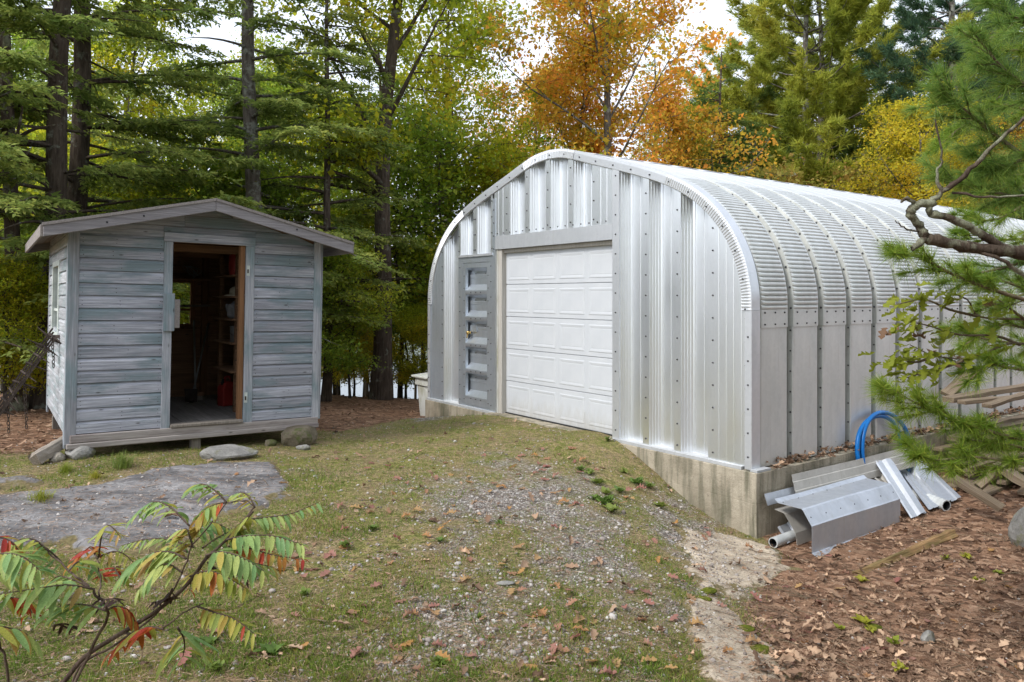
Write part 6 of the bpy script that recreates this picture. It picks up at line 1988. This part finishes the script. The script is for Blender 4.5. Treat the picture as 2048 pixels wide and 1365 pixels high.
# single fallen leaves that the photo shows one by one lie on the ground as its pieces
rr = random.Random(55)
FALLM = [mesh_np('fallen_leaf', a, b_) for a, b_ in OAKT]
cnt = 0
fixed = [(735, 1018), (780, 1030), (800, 1085), (660, 1112), (625, 1110), (790, 1128), (640, 1140), (735, 1250), (690, 1230), (650, 1245), (780, 1245), (740, 1265), (1075, 1225), (1070, 1250), (990, 1282), (880, 1215), (800, 1340), (995, 1335), (905, 950), (940, 955), (930, 965), (980, 968), (1080, 930), (1075, 945), (1100, 965), (1250, 1000), (1150, 935), (1185, 950), (1120, 920), (1165, 960), (1130, 985), (1640, 1205), (1700, 1150), (1600, 1290), (1590, 1180), (1455, 1225), (1340, 1245), (1410, 1265), (1720, 1310), (1780, 1300)]
while cnt < 290:
    if cnt < len(fixed): px, py = fixed[cnt]
    else:
        px = rr.gauss(1130, 260) if rr.random() < .5 else rr.uniform(350, 2030); py = 900 + 455 * rr.random() ** 1.1
    q = PG(px, py, None, 5)
    cnt += 1
    if not outside_hut(np.array([q.x]), np.array([q.y]))[0] or not outside_shed(np.array([q.x]), np.array([q.y]))[0]: continue
    zz, _ = surf(np.array([q.x]), np.array([q.y]), np.array([g1(q.x, q.y)]))
    o = put('fallen_leaf', FALLM[cnt % 5], M_fall, ground, (q.x, q.y, float(zz[0]) + .014), (rr.gauss(0, .22), rr.gauss(0, .22), rr.uniform(0, 6.28)))
    s_ = rr.uniform(.075, .125); o.scale = (s_, s_, s_)

# weeds, a bright grass clump and moss cushions
def weed_mesh(seed, n, L, wd, up):
    rg = np.random.default_rng(seed)
    tv = LEAF4.copy(); tv[:, 1] *= wd
    pos = np.c_[rg.normal(0, .02, n), rg.normal(0, .02, n), rg.uniform(.005, .03, n)]
    V, Fa = scatter(tv, [(0, 1, 2, 3)], pos, rotmats(rg.uniform(0, 6.283, n), -rg.uniform(*up, n), rg.normal(0, .3, n)), L * rg.uniform(.6, 1.2, n))
    return mesh_np('weed', V, Fa)
WM = [weed_mesh(1, 22, .11, .9, (.15, .9)), weed_mesh(2, 16, .09, 1.1, (.1, .7)), weed_mesh(3, 30, .08, .8, (.2, 1.1))]
def weed(px, py, s, mat, label, group=None, k_=0, name='weed'):
    q = PG(px, py)
    o = put(name, WM[k_ % 3], mat, None, q, (0, 0, px * .1)); o.scale = (s * .78, s * .78, s * .7)
    return tag(o, label, 'weed', group)
for i, (px, py, s) in enumerate([(1195, 968, 1.1), (1215, 990, 1.3), (1180, 945, 1.), (1210, 1010, 1.4), (1240, 985, 1.1), (1160, 925, .9), (1225, 1025, 1.2), (1190, 1000, 1.1), (1250, 915, 1.0), (1275, 970, 1.2), (1300, 980, 1.1), (1215, 885, .9), (1320, 1015, 1.0)]):
    weed(px, py, s, M_weed, 'leafy green weed in the gravel beside the foundation', 'weeds beside the foundation', i)
for i, (px, py, s) in enumerate([(545, 1310, 1.0), (430, 1340, .9), (880, 1330, .8), (690, 1095, .8), (880, 1085, .8), (960, 1240, .7), (420, 1290, .8), (610, 1190, .7), (1000, 1050, .7), (745, 1060, .7)]):
    weed(px, py, s, M_weed, 'low green weed growing in the thin grass of the yard', 'weeds in the yard', i)
for i, (px, py, s) in enumerate([(1725, 1165, .8), (1890, 1120, .8), (1935, 1118, .9), (1730, 1250, 1.0), (1790, 1290, .9), (1745, 1265, .7), (1995, 1150, .7), (1680, 1260, .7), (1800, 1345, .9), (1955, 1165, .7)]):
    weed(px, py, s, M_weedy, 'pale yellow-green seedling growing through the leaf litter', 'seedlings in the leaf litter', i)
rg = np.random.default_rng(4)
tv = np.array([(0, -.02, 0), (0, .02, 0), (.5, .014, .03), (1, 0, -.12), (.5, -.014, .03)])
n = 240
V, Fa = scatter(tv, [(0, 1, 2, 4), (4, 2, 3, 3)], np.c_[rg.normal(0, .045, n), rg.normal(0, .045, n), np.zeros(n)], rotmats(rg.uniform(0, 6.283, n), -rg.uniform(.5, 1.45, n), rg.normal(0, .2, n)), rg.uniform(.10, .2, n))
V, Fa2 = scatter(tv, [(0, 1, 2), (0, 2, 4), (4, 2, 3)], np.c_[rg.normal(0, .045, n), rg.normal(0, .045, n), np.zeros(n)], rotmats(rg.uniform(0, 6.283, n), -rg.uniform(.5, 1.45, n), rg.normal(0, .2, n)), rg.uniform(.10, .2, n))
GM = mesh_np('grass_clump', V, Fa2)
for px, py, s, lb in ((243, 936, 1.0, 'bright green grass clump in front of the left half of the shed'), (130, 945, .6, 'small yellowish grass clump below the leaning log'), (190, 958, .5, 'thin grass clump between log and bedrock slab'), (80, 1010, .9, 'wispy tall grass tuft on the dark bedrock')):
    q = PG(px, py); o = put('grass_clump', GM, M_weed if s == 1. else M_weedy, None, q); o.scale = (s, s, s * 1.05); tag(o, lb, 'grass clump')
def moss(px, py, s, label, seed):
    q = PG(px, py)
    zz, _ = surf(np.array([q.x]), np.array([q.y]), np.array([q.z]))
    o = put('moss_cushion', rockmesh('moss_cushion', s * 1.3, s, s * .35, seed, 3, 0, 3), M_moss, None, (q.x, q.y, float(zz[0]) + .0)); o.data.polygons.foreach_set('use_smooth', np.ones(len(o.data.polygons), bool))
    tag(o, label, 'moss')
moss(1415, 1185, .06, 'moss cushion at the upper left rim of the pale bedrock', 1)
moss(1408, 1202, .05, 'second moss cushion just below the first on the pale bedrock', 2)
moss(1490, 1265, .055, 'moss cushion half way down the pale bedrock', 3)
moss(1520, 1310, .07, 'moss cushion at the lower end of the pale bedrock', 4)
moss(1885, 1075, .07, 'green moss tuft on the end of the rotten log', 5)
moss(1745, 1255, .06, 'moss cushion beneath a seedling in the leaf litter', 6)
